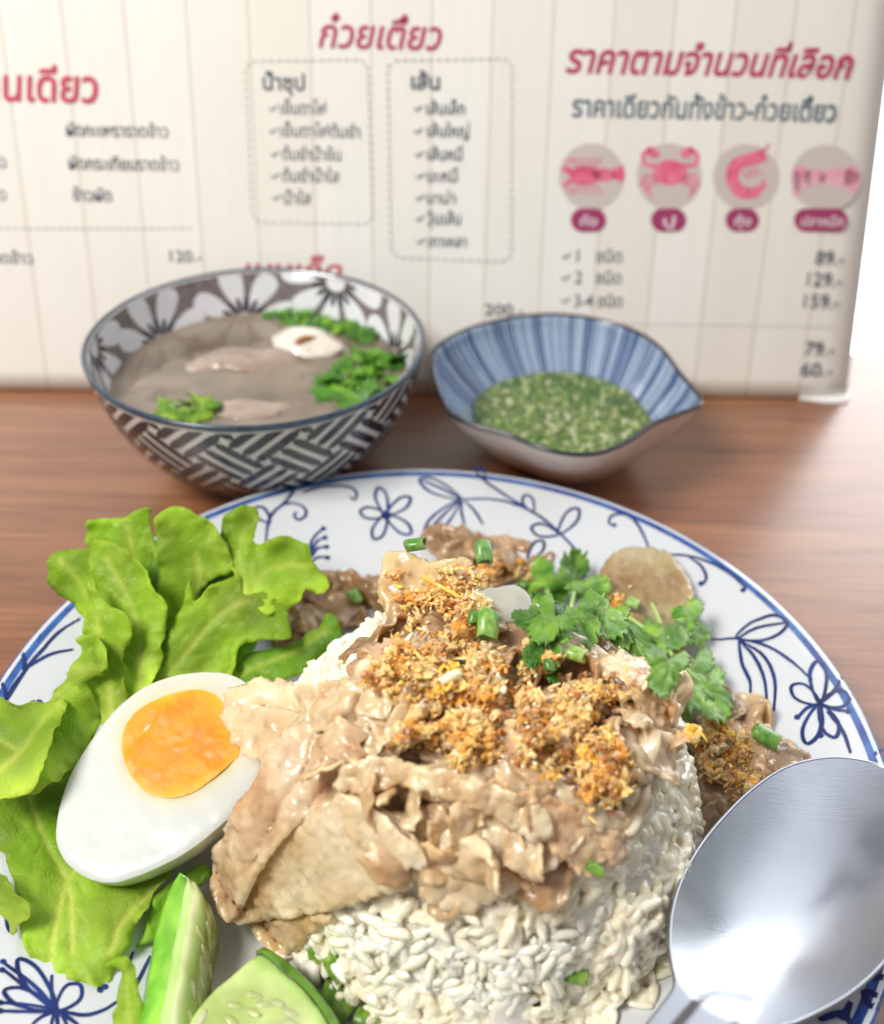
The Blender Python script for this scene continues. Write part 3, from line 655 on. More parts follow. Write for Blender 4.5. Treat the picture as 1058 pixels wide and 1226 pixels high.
def flower_in(a0, d0, rot, sc_, npet=8):
    for k in range(npet):
        t_ = rot + k * 2 * math.pi / npet; w_ = 1.0
        out = [(.42, 0), (.7, .16), (1.15, .30), (1.6, .34), (1.85, .22), (1.92, 0), (1.85, -.22), (1.6, -.34), (1.15, -.30), (.7, -.16)]
        P = spline([(x * sc_, y * sc_ * 1.12) for x, y in out], 4, True); c, s_ = math.cos(t_), math.sin(t_)
        X = P[:, 0] * c - P[:, 1] * s_; Y = P[:, 0] * s_ + P[:, 1] * c; dd = d0 - Y
        if dd.min() > 3.4 or dd.max() < 0: continue
        dd = np.clip(dd, .03, 3.5); Q = on_in(a0 - X / 6.3, dd, .02); n = len(Q)
        # fan with extra centre line so that it follows the curved wall
        cx_, cy_ = np.linspace(.5, 1.85, 6) * sc_ * c, np.linspace(.5, 1.85, 6) * sc_ * s_
        pet.append((np.vstack([Q, on_in(np.array([a0 - cx_[3] / 6.3]), np.clip([d0 - cy_[3]], .03, 3.5), .022)]), [(q, (q + 1) % n, n) for q in range(n)]))
        if k % 1 == 0:
            for off in (0, .5):
                t2 = t_ + off * 2 * math.pi / npet; c2, s2 = math.cos(t2), math.sin(t2)
                P = np.array([(.40, -.03), (.62, -.075), (.86, -.05), (.9, 0), (.86, .05), (.62, .075), (.40, .03)]) * sc_ * np.array([1, 1.15])
                X = P[:, 0] * c2 - P[:, 1] * s2; Y = P[:, 0] * s2 + P[:, 1] * c2
                sta.append((on_in(a0 - X / 6.3, np.clip(d0 - Y, .03, 3.5), .045), [tuple(range(7))]))
    P = np.array(ell(0, 0, .36 * sc_, .34 * sc_, 0, 16)); cen.append((on_in(a0 - P[:, 0] / 6.3, np.clip(d0 + P[:, 1], .03, 3.5), .04), [tuple(range(16))]))
for k in range(9):
    flower_in(math.radians(107 - 40 * k), 2.3 if k % 2 == 0 else .15, .2 + .5 * k, 1.35)
for n_, l_, m_ in (('petal_print', pet, 'petal'), ('stamen_print', sta, 'black'), ('flower_centre_print', cen, 'petal')):
    V, fs, _ = join(l_); mk(n_, V, fs, MT[m_], soup_bowl, kind='stuff')
ZS = 4.25
def soupsurf():
    R0 = np.interp(ZS, SP[:, 1], SP[:, 0]) - .2; V = [(SB[0], SB[1], ZS)]; nr, na = 22, 90
    for i in range(1, nr + 1):
        for j in range(na):
            a = j * 2 * math.pi / na; r = R0 * i / nr; V.append((SB[0] + r * math.cos(a), SB[1] + r * math.sin(a), ZS + (.05 if i == nr else 0)))
    V = np.array(V); V[:, 2] += .012 * fbm(V * .9, 3, 2)
    fs = [(0, 1 + j, 1 + (j + 1) % na) for j in range(na)] + [(1 + i * na + j, 1 + (i + 1) * na + j, 1 + (i + 1) * na + (j + 1) % na, 1 + i * na + (j + 1) % na) for i in range(nr - 1) for j in range(na)]
    return V, fs
V, fs = soupsurf(); _cb = None; mk('broth', V, fs, MT['broth'], origin=SB + [0, 0, 1], label='clear brown broth filling the flower patterned soup bowl', cat='soup')
def ball(c, r, seed=0, nz=.12, fr=1.2, n=20, rot=0.0):
    V = [];
    for i in range(n + 1):
        for j in range(2 * n):
            t_, p_ = math.pi * i / n, math.pi * j / n; V.append((math.sin(t_) * math.cos(p_), math.sin(t_) * math.sin(p_), math.cos(t_)))
    V = np.array(V); V *= (1 + nz * fbm(V * fr + seed * 7.1, seed, 3))[:, None]; V = V * np.array(r)
    c_, s_ = math.cos(rot), math.sin(rot); V = np.c_[V[:, 0] * c_ - V[:, 1] * s_, V[:, 0] * s_ + V[:, 1] * c_, V[:, 2]]
    return V + np.array(c), [f[::-1] for f in grid_faces(n + 1, 2 * n, wrap_v=True)]
dmp = empty('dumpling', W1(368, 410, ZS), 'pale dumpling with a brown scar floating at the back of the soup', 'dumpling')
V, fs = ball(W1(368, 412, ZS - .05), (1.75, 1.15, .55), 2, .16, 1.1, 20, -.35); mk('dumpling_skin', V, fs, MT['tofu'], dmp)
V, fs = tube(spline([W1(352, 410, ZS + .5), W1(366, 405, ZS + .55), W1(383, 404, ZS + .46)], 5), [.03, .08, .13, .15, .16, .15, .13, .1, .07, .05, .03][:11], 8)
mk('brown_scar', V, fs, mat('scar_brown', (.36, .14, .05), rough=.4), dmp)
V, fs = ball(W1(288, 432, ZS - .12), (2.0, 1.2, .32), 5, .35, 1.5, 18, .2); mk('pork_lump', V, fs, MT['soupmeat'], label='pinkish pork lump breaking the surface mid soup', cat='pork piece')
V, fs = ball(W1(300, 492, ZS - .14), (2.0, .9, .26), 6, .3, 1.5, 18, .1); mk('pork_lump', V, fs, MT['soupmeat'], label='pork piece just under the broth near the front of the soup bowl', cat='pork piece')
def herbmass(name, region, n, size, label, cols, z=ZS + .04, seed=1):
    rg = np.random.default_rng(seed); P = []
    x0, y0 = np.min(region, 0); x1, y1 = np.max(region, 0)
    while len(P) < n:
        q = np.c_[rg.uniform(x0, x1, 60), rg.uniform(y0, y1, 60)]; P += list(q[inside(q, region)])
    parts = []
    for q in P[:n]:
        c = W1(q[0], q[1], z + rg.uniform(-.03, .14)); a = rg.uniform(0, 6.28); s_ = size * rg.uniform(.6, 1.3); k = 9
        ang = np.arange(k * 2) * math.pi / k; rad = s_ * (1 + .28 * np.cos(ang * k)) * (1 + .25 * np.cos(3 * ang + a))
        til = rg.normal(0, .35, 2)
        L_ = np.c_[np.cos(ang + a) * rad, np.sin(ang + a) * rad, np.zeros(2 * k)]; L_[:, 2] = L_[:, :2] @ til + .1 * s_ * rg.normal(0, 1, 2 * k)
        Vq = np.vstack([L_, [0, 0, .06]]) + c; col = np.array(cols[rg.integers(len(cols))]) * rg.uniform(.75, 1.25)
        parts.append((Vq, [(i, (i + 1) % (2 * k), 2 * k) for i in range(2 * k)], col))
    V, fs, cl = join(parts); return mk(name, V, fs, MT['corian'], col=cl, label=label, cat='coriander', kind=None)
herbmass('floating_coriander', np.array([(190, 487), (225, 474), (262, 480), (255, 500), (215, 507), (192, 498)]), 34, .34, 'light green coriander sprig floating at the front left of the soup', [(2.2, 1.6, 1.6), (1.8, 1.4, 1.2)], seed=3)
herbmass('floating_coriander', np.array([(385, 470), (400, 440), (440, 420), (480, 425), (476, 455), (450, 472), (400, 492), (375, 492)]), 46, .5, 'big dark coriander clump floating at the right of the soup', [(.9, 1.1, .9), (.5, .75, .5), (1.4, 1.4, 1.1)], seed=4)
herbmass('floating_coriander', np.array([(310, 377), (350, 372), (420, 384), (455, 398), (440, 408), (400, 396), (330, 386)]), 44, .42, 'dark green herbs floating along the far edge of the soup', [(.7, .9, .6), (1.6, 1.5, .9), (.45, .6, .45)], seed=5)

# ------------------------------------------------------------------ wavy sauce bowl
ro = [(517, 428), (532, 410), (570, 392), (620, 381), (668, 378), (720, 385), (762, 399), (792, 420), (813, 448), (838, 482), (812, 496), (782, 508), (756, 526), (724, 541), (690, 545), (650, 538), (610, 522), (570, 511), (540, 496), (522, 462)]
RZ = 4.3
RO = resample(spline(ro, 8, True), 3.0, True); RW = W(RO[:, 0], RO[:, 1], RZ)[:, :2]
cS = RW.mean(0); FC = np.array([6.0, 18.75]); nS = len(RW)
sauce_bowl = empty('sauce_bowl', (cS[0], cS[1], 0), 'small wavy-edged dish with blue stripes inside and a plain pale outside', 'bowl')
def sring(k, z, rf=None):
    """ring k: 0 at the foot, 1 at the rim"""
    ang = np.arctan2(RW[:, 1] - cS[1], RW[:, 0] - cS[0]); rad = np.linalg.norm(RW - cS, axis=1)
    base = 2.55; r = base + (rad - base) * k; c = FC + (cS - FC) * k
    return np.c_[c[0] + r * np.cos(ang), c[1] + r * np.sin(ang), np.full(nS, z)]
ks = [(0.0, 0.0), (0.0, .35), (.22, .75), (.5, 1.5), (.78, 2.8), (.95, 3.85), (1.0, RZ - .04), (1.005, RZ + .03)]
out_r = [sring(k, z) for k, z in ks]
ins = [(.975, RZ + .05), (.955, RZ - .02), (.90, 3.75), (.74, 2.9), (.47, 1.75), (.2, .95), (-.3, .72), (-.97, .7)]
in_r = [sring(k, z) for k, z in ins]
V = np.stack(out_r, 1).reshape(-1, 3); mk('dish_outside', V, grid_faces(nS, len(ks), wrap_u=True), MT['pinkish'], sauce_bowl)
V = np.stack([out_r[-1]] + in_r, 1).reshape(-1, 3)
def stripes():
    m = bpy.data.materials.new('blue_striped_glaze'); m.use_nodes = True; t = m.node_tree; N = t.nodes; L = t.links; b = N['Principled BSDF']
    a = N.new('ShaderNodeAttribute'); a.attribute_name = 'Col'; L.new(a.outputs[0], b.inputs['Base Color'])
    b.inputs['Roughness'].default_value = .13; b.inputs['Coat Weight'].default_value = .4; return m
# dense re-sampling round the dish so that single brush lines read
def dense_inside():
    m = 900; idx = np.linspace(0, nS, m, endpoint=False); i0 = idx.astype(int) % nS; f = (idx - idx.astype(int))[:, None]; i1 = (i0 + 1) % nS
    rings = [out_r[-1]] + in_r; rings = [r[i0] * (1 - f) + r[i1] * f for r in rings]
    big = []; kk = []
    for a_, b_ in zip(rings[:-1], rings[1:]):
        for s_ in np.linspace(0, 1, 3, endpoint=False): big.append(a_ * (1 - s_) + b_ * s_); kk.append(len(kk))
    big.append(rings[-1]); kk.append(len(kk)); V = np.stack(big, 1).reshape(-1, 3); nr = len(big)
    ph = vn(np.c_[np.arange(m) * .62, np.zeros(m), np.zeros(m)], 9); tone = np.zeros((m, nr, 3))
    for j in range(nr):
        q = ph + .35 * vn(np.c_[np.arange(m) * .9, np.full(m, j * .06), np.zeros(m)], 12)
        s_ = np.clip((q + .22) * 3.2, 0, 1)[:, None]
        tone[:, j] = np.array([.03, .07, .20]) * (1 - s_) + np.array([.40, .49, .64]) * s_
        if j < 3: tone[:, j] = (.02, .05, .13)
    mk('striped_inside', V, grid_faces(m, nr, wrap_u=True, flip=False), stripes(), sauce_bowl, col=tone.reshape(-1, 3))
dense_inside()
rt_ = out_r[-1] + [0, 0, .02]; rv, rf = tube(np.vstack([rt_, rt_[:1]]), .10, 8, False); mk('dark_rim', rv, rf, MT['black'], sauce_bowl)
ZQ = 2.0
def sauce():
    kq = .50; rg = np.random.default_rng(5)
    edge = sring(kq, ZQ); c = np.r_[edge.mean(0)]; V = [c]; nr = 24
    for i in range(1, nr + 1): V += list(c + (edge - c) * i / nr)
    V = np.array(V); V[:, 2] += .03 * fbm(V * 2.2, 3, 2)
    fs = [(0, 1 + j, 1 + (j + 1) % nS) for j in range(nS)] + [(1 + i * nS + j, 1 + (i + 1) * nS + j, 1 + (i + 1) * nS + (j + 1) % nS, 1 + i * nS + (j + 1) % nS) for i in range(nr - 1) for j in range(nS)]
    s_ = empty('dipping_sauce', c, 'green chilli and garlic dipping sauce in the small wavy dish', 'sauce')
    mk('sauce_liquid', V, fs, MT['sauce'], s_)
    ico = icos(1); parts = []
    for _ in range(760):
        r, a = math.sqrt(rg.random()) * .97, rg.integers(nS); p = c + (edge[a] - c) * r; v = ico[0] * rg.uniform(.05, .16) * rg.uniform(.5, 1.2, 3)
        v = v * (1 + .3 * rg.normal(0, 1, (len(v), 1)))
        col = [(.62, .62, .40), (.34, .44, .14), (.10, .25, .04), (.05, .16, .02), (.45, .52, .2)][rg.choice(5, p=[.28, .26, .2, .14, .12])]
        parts.append((v + p + [0, 0, rg.uniform(-.06, .02)], ico[1], np.array(col)))
    V, fs, cl = join(parts); mk('chopped_bits', V, fs, MT['bits'], s_, col=cl, kind='stuff')
def icos(sub):
    t = (1 + 5 ** .5) / 2
    V = [(-1, t, 0), (1, t, 0), (-1, -t, 0), (1, -t, 0), (0, -1, t), (0, 1, t), (0, -1, -t), (0, 1, -t), (t, 0, -1), (t, 0, 1), (-t, 0, -1), (-t, 0, 1)]
    Fc = [(0, 11, 5), (0, 5, 1), (0, 1, 7), (0, 7, 10), (0, 10, 11), (1, 5, 9), (5, 11, 4), (11, 10, 2), (10, 7, 6), (7, 1, 8), (3, 9, 4), (3, 4, 2), (3, 2, 6), (3, 6, 8), (3, 8, 9), (4, 9, 5), (2, 4, 11), (6, 2, 10), (8, 6, 7), (9, 8, 1)]
    V = [np.array(v) / np.linalg.norm(v) for v in V]
    for _ in range(sub):
        mid = {}; nf = []
        def md(a, b):
            k = (min(a, b), max(a, b))
            if k not in mid: v = V[a] + V[b]; V.append(v / np.linalg.norm(v)); mid[k] = len(V) - 1
            return mid[k]
        for a, b, c in Fc:
            x, y, z = md(a, b), md(b, c), md(c, a); nf += [(a, x, z), (b, y, x), (c, z, y), (x, y, z)]
        Fc = nf
    return np.array(V), Fc
sauce()

# ------------------------------------------------------------------ rice mound
def grain_mesh(seed, L=.36, r=.125):
    rg = np.random.default_rng(seed); n, k = 7, 7; V = []
    bend = rg.uniform(-.06, .06); tw = rg.uniform(.8, 1.0)
    for i in range(n):
        t_ = -1 + 2 * i / (n - 1); rad = r * math.sqrt(max(.0, 1 - abs(t_) ** 2.6)) * (1 - .12 * t_) + .004
        for j in range(k):
            a = j * 2 * math.pi / k; V.append((t_ * L, rad * math.cos(a) + bend * (t_ * t_ - .4), rad * math.sin(a) * tw))
    V = np.array(V) * (1 + .05 * rg.normal(0, 1, (n * k, 1)))
    return V, grid_faces(n, k, wrap_v=True, flip=True) + [tuple(range(k))[::-1] if False else tuple(range(k)), tuple(range((n - 1) * k, n * k))[::-1]]
GR = [grain_mesh(s_, RNG.uniform(.30, .50), RNG.uniform(.115, .15)) for s_ in range(9)]
def rot_to(nv, ax, tilt=0.0, roll=0.0):
    nv = nv / np.linalg.norm(nv); ax = ax - nv * (ax @ nv); ax /= np.linalg.norm(ax) + 1e-9
    ax = ax * math.cos(tilt) + nv * math.sin(tilt); b = np.cross(nv, ax); b /= np.linalg.norm(b) + 1e-9; n2 = np.cross(ax, b)
    c, s_ = math.cos(roll), math.sin(roll); return np.stack([ax, b * c + n2 * s_, n2 * c - b * s_], 0)
def mound_point(rg):
    while True:
        a = rg.uniform(0, 2 * math.pi); q = math.sqrt(rg.uniform(.0, 1.0)); lim = rg.random()
        if rg.random() < .45: q = 1 - .12 * rg.random()
        if q >= .999: continue
        r = q * MR; x, y = MC[0] + r * math.cos(a), MC[1] + r * math.sin(a); z = float(surf(np.array([x]), np.array([y]))[0])
        if q > .88: z = rg.uniform(MB, MB + MH * (1 - q ** E1) ** E2) if rg.random() < .5 else z
        e_ = .02; gx = float(surf(np.array([x + e_]), np.array([y]))[0] - surf(np.array([x - e_]), np.array([y]))[0]) / (2 * e_)
        gy = float(surf(np.array([x]), np.array([y + e_]))[0] - surf(np.array([x]), np.array([y - e_]))[0]) / (2 * e_)
        n = np.array([-gx, -gy, 1.0]); n /= np.linalg.norm(n); return np.array([x, y, z]), n
rice = empty('rice_mound', (MC[0], MC[1], MB), 'domed mound of glossy white cooked rice under the pork in the middle of the plate', 'rice')
na, nr = 72, 30; V = [(MC[0], MC[1], MB + MH)]
for i in range(1, nr + 1):
    q = (i / nr) ** .6
    for j in range(na):
        a = j * 2 * math.pi / na; zz = MB + MH * max(0, 1 - q ** E1) ** E2; V.append((MC[0] + MR * q * math.cos(a), MC[1] + MR * q * math.sin(a), zz))
V = np.array(V); cc = np.array([MC[0], MC[1], MB]); dv = V - cc; dv /= np.linalg.norm(dv, axis=1)[:, None] + 1e-9
V = V - dv * .10 + dv * (.16 * fbm(V * 1.6, 4, 3))[:, None]
fs = [(0, 1 + j, 1 + (j + 1) % na) for j in range(na)] + [(1 + i * na + j, 1 + (i + 1) * na + j, 1 + (i + 1) * na + (j + 1) % na, 1 + i * na + (j + 1) % na) for i in range(nr - 1) for j in range(na)]
mk('packed_rice', V, fs, MT['core'], rice)
CORE = (V, fs)
rg = np.random.default_rng(21); G = []
for _ in range(7600):
    p, n = mound_point(rg)
    lump = .22 * vn((p * .75)[None], 31)[0] + .10 * vn((p * 1.9)[None], 35)[0]
    if (CAM - p) @ n < -6: continue
    p = p + n * (lump + rg.uniform(-.16, .10)); ax = rg.normal(0, 1, 3); G.append((p, n, ax, rg.normal(0, .28), rg.uniform(0, 6.28), rg.uniform(.85, 1.15)))
# stray grains at the foot of the mound
for _ in range(240):
    a = rg.uniform(0, 6.28); r = MR + abs(rg.normal(0, .28)); p = np.array([MC[0] + r * math.cos(a), MC[1] + r * math.sin(a), 0]); p[2] = plate_z(np.hypot(p[0], p[1])) + .1
    G.append((p, np.array([0, 0, 1.]), rg.normal(0, 1, 3), 0.05, rg.uniform(0, 6.28), rg.uniform(.8, 1.1)))
def front(g):
    p = g[0]; v = CAM - p; return (p[1] < -1.5) * 1.0 * ((v / np.linalg.norm(v)) @ g[1]) + .12 * (g[0] - cc) @ g[1] - .03 * np.linalg.norm(v) + (.2 if p[2] < 4.2 else -.6)
order = sorted(range(len(G)), key=lambda i: -front(G[i])); solo = set(order[:300:1])
gmesh = [meshdata('rice_grain', v, f, MT['rice']) for v, f in GR]; parts = []; qv = []
for i, (p, n, ax, ti, ro_, s_) in enumerate(G):
    k = i % len(GR); Rm = rot_to(n, ax, ti, ro_)
    if i in solo:
        o = bpy.data.objects.new('rice_grain', gmesh[k]); COL.objects.link(o); o.parent = rice
        Mx = Matrix([list(Rm[:, 0]) if False else [Rm[0][r_] * s_, Rm[1][r_] * s_, Rm[2][r_] * s_] for r_ in range(3)]).to_4x4()
        Mx.translation = Vector((p - ORG[rice.name]) * S); o.matrix_local = Mx
    else:
        v = GR[k][0] * s_ @ Rm + p; sh = rg.uniform(.93, 1.05); c = np.array([.84, .81, .72]) * sh
        if rg.random() < .04: c = c * np.array([1, .93, .72])
        parts.append((v, GR[k][1], c))
V, fs, cl = join(parts); ro_ = mk('rice_grains', V, fs, MT['riceall'], rice, kind='stuff')
md_ = ro_.modifiers.new('r', 'REMESH'); md_.mode = 'VOXEL'; md_.voxel_size = .029 * S; md_.use_smooth_shade = True
bpy.context.view_layer.update(); me_ = bpy.data.meshes.new_from_object(ro_.evaluated_get(bpy.context.evaluated_depsgraph_get()))
ro_.modifiers.clear(); ro_.data = me_; me_.polygons.foreach_set('use_smooth', np.ones(len(me_.polygons), bool)); print('rice faces', len(me_.polygons))
if not me_.materials: me_.materials.append(MT['riceall'])

SURF = [CORE]            # geometry that later crumbs and herbs fall onto
def addsurf(V, fs): SURF.append((V, fs))
def bvh():
    V, F_, _ = join(SURF + [PLATE_T]); return BVHTree.FromPolygons([Vector(v) for v in V], F_)
Vp, fp = lathe([(r, plate_z(r)) for r in np.linspace(.02, 13.4, 30)], 64); PLATE_T = (Vp, fp)

# ------------------------------------------------------------------ pork
def porkcol(V, ed, seed, base=(1, 1, 1), edgec=(1.12, 1.12, 1.08), brown=.5):
    q = fbm(V * 1.3, seed + 40, 3); c = np.ones((len(V), 3)) * np.array(base)
    k = np.clip((q - .08) * 2.4, 0, 1)[:, None] * (brown + .1); c = c * (1 - k) + c * np.array([.66, .50, .36]) * k
    k = np.clip((fbm(V * .7, seed + 50, 3) - .05) * 2.4, 0, 1)[:, None] * .7; c = c * (1 - k) + c * np.array([.86, .76, .66]) * k
    k = np.exp(-ed / 7)[:, None]; c = c * (1 - k) + c * np.array(edgec) * k
    q = np.clip((fbm(V * 4.1, seed + 60, 2) - .62) * 6, 0, 1)[:, None]; return np.clip(c * (1 - .18 * q), 0, 1.4)
def porksheet(label, outline, anchors, seed, m='pork', th=.16, base=(1, 1, 1), brown=.5, ruffle=.14, rfreq=1.6, rough=.05, rofreq=3.5, jag=2.5, group='slices of stir-fried pork', mode='lift', name='pork_slice', edgew=18, step=4.0, veins=(), veindepth=.05, surf_=True):
    V, fs, ve, ed, P = sheet(outline, anchors, step=step, th=th * .75, frill=.10, jag=jag, jfreq=.09, ruffle=ruffle, rfreq=rfreq, rough=rough, rofreq=rofreq, mode=mode, seed=seed, edge=7, edgew=edgew, veins=veins, veindepth=veindepth, veinw=6)
    h_ = len(V) // 2; nn_ = vnormals(V[:h_], [f for f in fs if max(f) < h_]); dd_ = (.028 * fbm(V[:h_] * 7.5, seed + 90, 3) + .05 * np.exp(-ed[:h_] / 12) * vn(V[:h_] * 9.0, seed + 91))[:, None] * nn_; V = V + np.vstack([dd_, dd_])
    c = porkcol(V, ed, seed, base, brown=brown)
    if surf_: addsurf(V, fs)
    return mk(name, V, fs, MT[m], col=c, label=label, cat='pork slice', group=group)
def crumple(c, n, ax, L, Wd, seed, th=.15, curl=.5, amp=.3, fr=.9, nu=26, nv=20, ragged=.2):
    """a crumpled slice lying with its middle at c"""
    Rm = rot_to(n, ax); u = np.linspace(-1, 1, nu); v = np.linspace(-1, 1, nv); U, Vv = np.meshgrid(u, v, indexing='ij')
    # square to disc mapping with a ragged edge
    X = U * np.sqrt(1 - Vv ** 2 / 2); Y = Vv * np.sqrt(1 - U ** 2 / 2); ang = np.arctan2(Y, X); r = np.hypot(X, Y)
    k = 1 + ragged * fbm(np.c_[np.cos(ang.ravel()) * 1.6, np.sin(ang.ravel()) * 1.6, np.full(U.size, seed * 3.1)], seed, 3).reshape(U.shape)
    X, Y = X * k * L / 2, Y * k * Wd / 2
    Q = np.c_[X.ravel(), Y.ravel(), np.zeros(X.size)]
    Z = amp * fbm(Q * fr + seed * 5.3, seed + 1, 3) + curl * .5 * np.sin(Q[:, 0] * 2.2 / max(.5, L / 2) + seed) * (.5 + .5 * r.ravel()) + .10 * r.ravel() ** 3 * fbm(Q * 3.2, seed + 3, 2) - .08 * (Q[:, 0] ** 2 + Q[:, 1] ** 2)
    Z = Z + .035 * fbm(Q * 5.5 + seed, seed + 8, 2) + .10 * np.clip(r.ravel() - .6, 0, 1) * vn(Q * 4.5 + 3.3 * seed, seed + 2) * 2
    P = np.c_[Q[:, 0], Q[:, 1], Z] @ Rm + c; fs = [f for f in grid_faces(nu, nv)]
    N = vnormals(P, fs); ed = (1 - r.ravel()) * 40; kk = (np.sqrt(np.clip(1 - (1 - np.clip(ed / 6, 0, 1)) ** 2, 0, 1)) * .9 + .1)[:, None]
    h = N * kk * th / 2; return np.vstack([P + h, P - h]), fs + [tuple(i + len(P) for i in f[::-1]) for f in fs] + rim_faces(fs, len(P)), np.r_[ed, ed]
def region_pts(poly, n, rg, lift=0.0, mind=0):
    poly = np.array(poly, float); x0, y0 = poly.min(0); x1, y1 = poly.max(0); out = []; tries = 0
    while len(out) < n and tries < n * 60:
        tries += 1; q = np.array([rg.uniform(x0, x1), rg.uniform(y0, y1)])
        if inside(q[None], poly)[0] and (not mind or all(np.hypot(*(q - o)) > mind for o in out)): out.append(q)
    out = np.array(out); return out, march(out[:, 0], out[:, 1], lift)
rg = np.random.default_rng(77)
def strew(poly, n, size, lift, label, group, seed0, mats_=('pork', 'fat', 'fat'), mind=18, bases=((1, 1, 1),)):
    Q, P = region_pts(poly, n, rg, lift, mind)
    for i, (q, p) in enumerate(zip(Q, P)):
        e_ = .1; n3 = np.array([float(surf(np.array([p[0] - e_]), np.array([p[1]]))[0] - surf(np.array([p[0] + e_]), np.array([p[1]]))[0]), float(surf(np.array([p[0]]), np.array([p[1] - e_]))[0] - surf(np.array([p[0]]), np.array([p[1] + e_]))[0]), .2])
        n3 = n3 / np.linalg.norm(n3); n3 = n3 * .7 + rg.normal(0, .22, 3); n3[2] = abs(n3[2]); L = size * rg.uniform(.75, 1.35); Wd = L * rg.uniform(.4, .75)
        V, fs, ed = crumple(p, n3, rg.normal(0, 1, 3), L, Wd, seed0 + i, th=rg.uniform(.08, .15), amp=rg.uniform(.25, .5), curl=rg.uniform(.3, .8))
        b_ = np.array(bases[rg.integers(len(bases))]); c = porkcol(V, ed, seed0 + i, b_); addsurf(V, fs)
        mk('pork_slice', V, fs, MT[mats_[rg.integers(len(mats_))]], col=c, label=label, cat='pork slice', group=group)
# bed of slices across the top of the rice
strew([(470, 760), (500, 700), (600, 690), (700, 740), (770, 830), (760, 900), (710, 990), (640, 1030), (560, 1040), (430, 990), (340, 930), (330, 890), (400, 860), (460, 820)], 32, 3.0, .25,
      'crumpled cooked pork slice half buried in the heap on the rice', 'pork slices buried in the heap', 100, mind=34, bases=((1, .98, .95), (.95, .90, .84), (.84, .74, .64), (1.1, 1.05, 1.0)))
strew([(430, 760), (520, 700), (620, 720), (720, 800), (770, 870), (700, 960), (560, 900), (440, 850)], 22, 2.2, .65,
      'small shade-tinted pork slice showing between the fried garlic crumbs', 'pork slices under the garlic', 200, mind=30, bases=((.9, .8, .7), (1, .93, .86), (.7, .54, .42)))  # darker base tints paint shade into the recesses under the garlic
strew([(470, 880), (600, 905), (700, 965), (755, 920), (780, 860), (760, 810), (720, 790), (640, 850)], 18, 2.2, .5,
      'x', 'pork slices right of the garlic', 260, mind=30, bases=((1.05, .98, .92), (.95, .82, .76), (1.15, 1.1, 1.0)))
# meat on the plate round the rice
strew([(385, 712), (440, 690), (460, 715), (430, 735), (385, 750), (355, 745)], 12, 2.0, .3, 'dark browned pork slice lying on the plate behind the rice at the left', 'pork slices behind the rice at the left', 300, mind=16, bases=((.48, .34, .24), (.66, .52, .38)))
strew([(515, 650), (560, 628), (600, 640), (650, 665), (640, 690), (560, 690)], 10, 2.0, .35, 'brown pork slice piled on the plate behind the top of the heap', 'pork slices behind the top', 320, mind=16, bases=((.5, .38, .3), (.66, .54, .44)))
strew([(820, 830), (870, 840), (940, 880), (955, 920), (900, 975), (850, 990), (830, 940)], 15, 1.9, .35, 'greyish brown pork slice on the plate between the rice and the spoon', 'pork slices right of the rice', 340, mind=18, bases=((.62, .5, .46), (.8, .68, .58)))
strew([(700, 730), (760, 760), (830, 800), (850, 850), (800, 850), (740, 800)], 9, 1.9, .4, 'pale brown pork slice under the coriander behind the rice', 'pork slices under the coriander', 360, mind=18, bases=((.8, .7, .6), (1, .95, .85)))

strew([(400, 940), (470, 930), (600, 960), (690, 985), (720, 1005), (680, 1022), (600, 1040), (530, 1045), (490, 1025), (500, 1000)], 14, 1.6, .85,
      'x', 'small ragged slices at the front', 400, mind=24, bases=((1.12, 1.09, 1.02), (1.05, 1.0, .92), (1.16, 1.14, 1.08), (.92, .80, .68)))
strew([(360, 850), (420, 815), (500, 840), (500, 900), (400, 920)], 8, 1.7, 1.3,
      'x', 'small ragged slices at the left', 440, mind=26, bases=((1.1, 1.05, .96), (1, .92, .84)))
strew([(740, 800), (800, 840), (805, 900), (760, 940), (735, 880)], 8, 1.7, .9,
      'x', 'small ragged slices at the right', 460, mind=24, bases=((1.08, 1.0, .92), (.95, .82, .72)))
# slices that show one by one
porksheet('wide translucent fatty slice folded down over the left side of the rice', [(430, 950), (470, 975), (505, 1010), (512, 1040), (490, 1062), (455, 1072), (420, 1085), (390, 1092), (340, 1100), (290, 1106), (268, 1098), (285, 1060), (320, 1010), (370, 975), (405, 950)],
   [(430, 950, .95), (512, 1040, .65), (400, 1092, .45), (272, 1100, .9), (330, 1000, .8), (400, 1020, .75), (340, 1060, .55)], 1, 'fat', th=.15, base=(.98, .90, .80), ruffle=.05, rough=.035, jag=1.2, brown=.35, veins=[[(360, 985), (345, 1020), (322, 1060)], [(420, 985), (455, 1020), (500, 1038)]])
porksheet('long pinkish slice hanging beside the egg, ending in a rounded fold', [(345, 870), (395, 855), (430, 880), (445, 915), (425, 945), (385, 970), (345, 1000), (315, 1040), (292, 1085), (272, 1106), (258, 1085), (253, 1050), (262, 1010), (285, 960), (305, 925), (325, 895)],
   [(345, 870, 1.1), (430, 890, .9), (385, 965, .75), (258, 1070, 1.3), (285, 1085, 1.0), (300, 985, 1.25), (345, 930, 1.1)], 2, 'fat', th=.26, base=(.96, .84, .76), ruffle=.08, rough=.06, rofreq=2.2, jag=1.5, brown=.45, veins=[[(380, 870), (365, 920), (330, 975), (300, 1040)], [(410, 880), (400, 925), (372, 965)]], veindepth=.12)
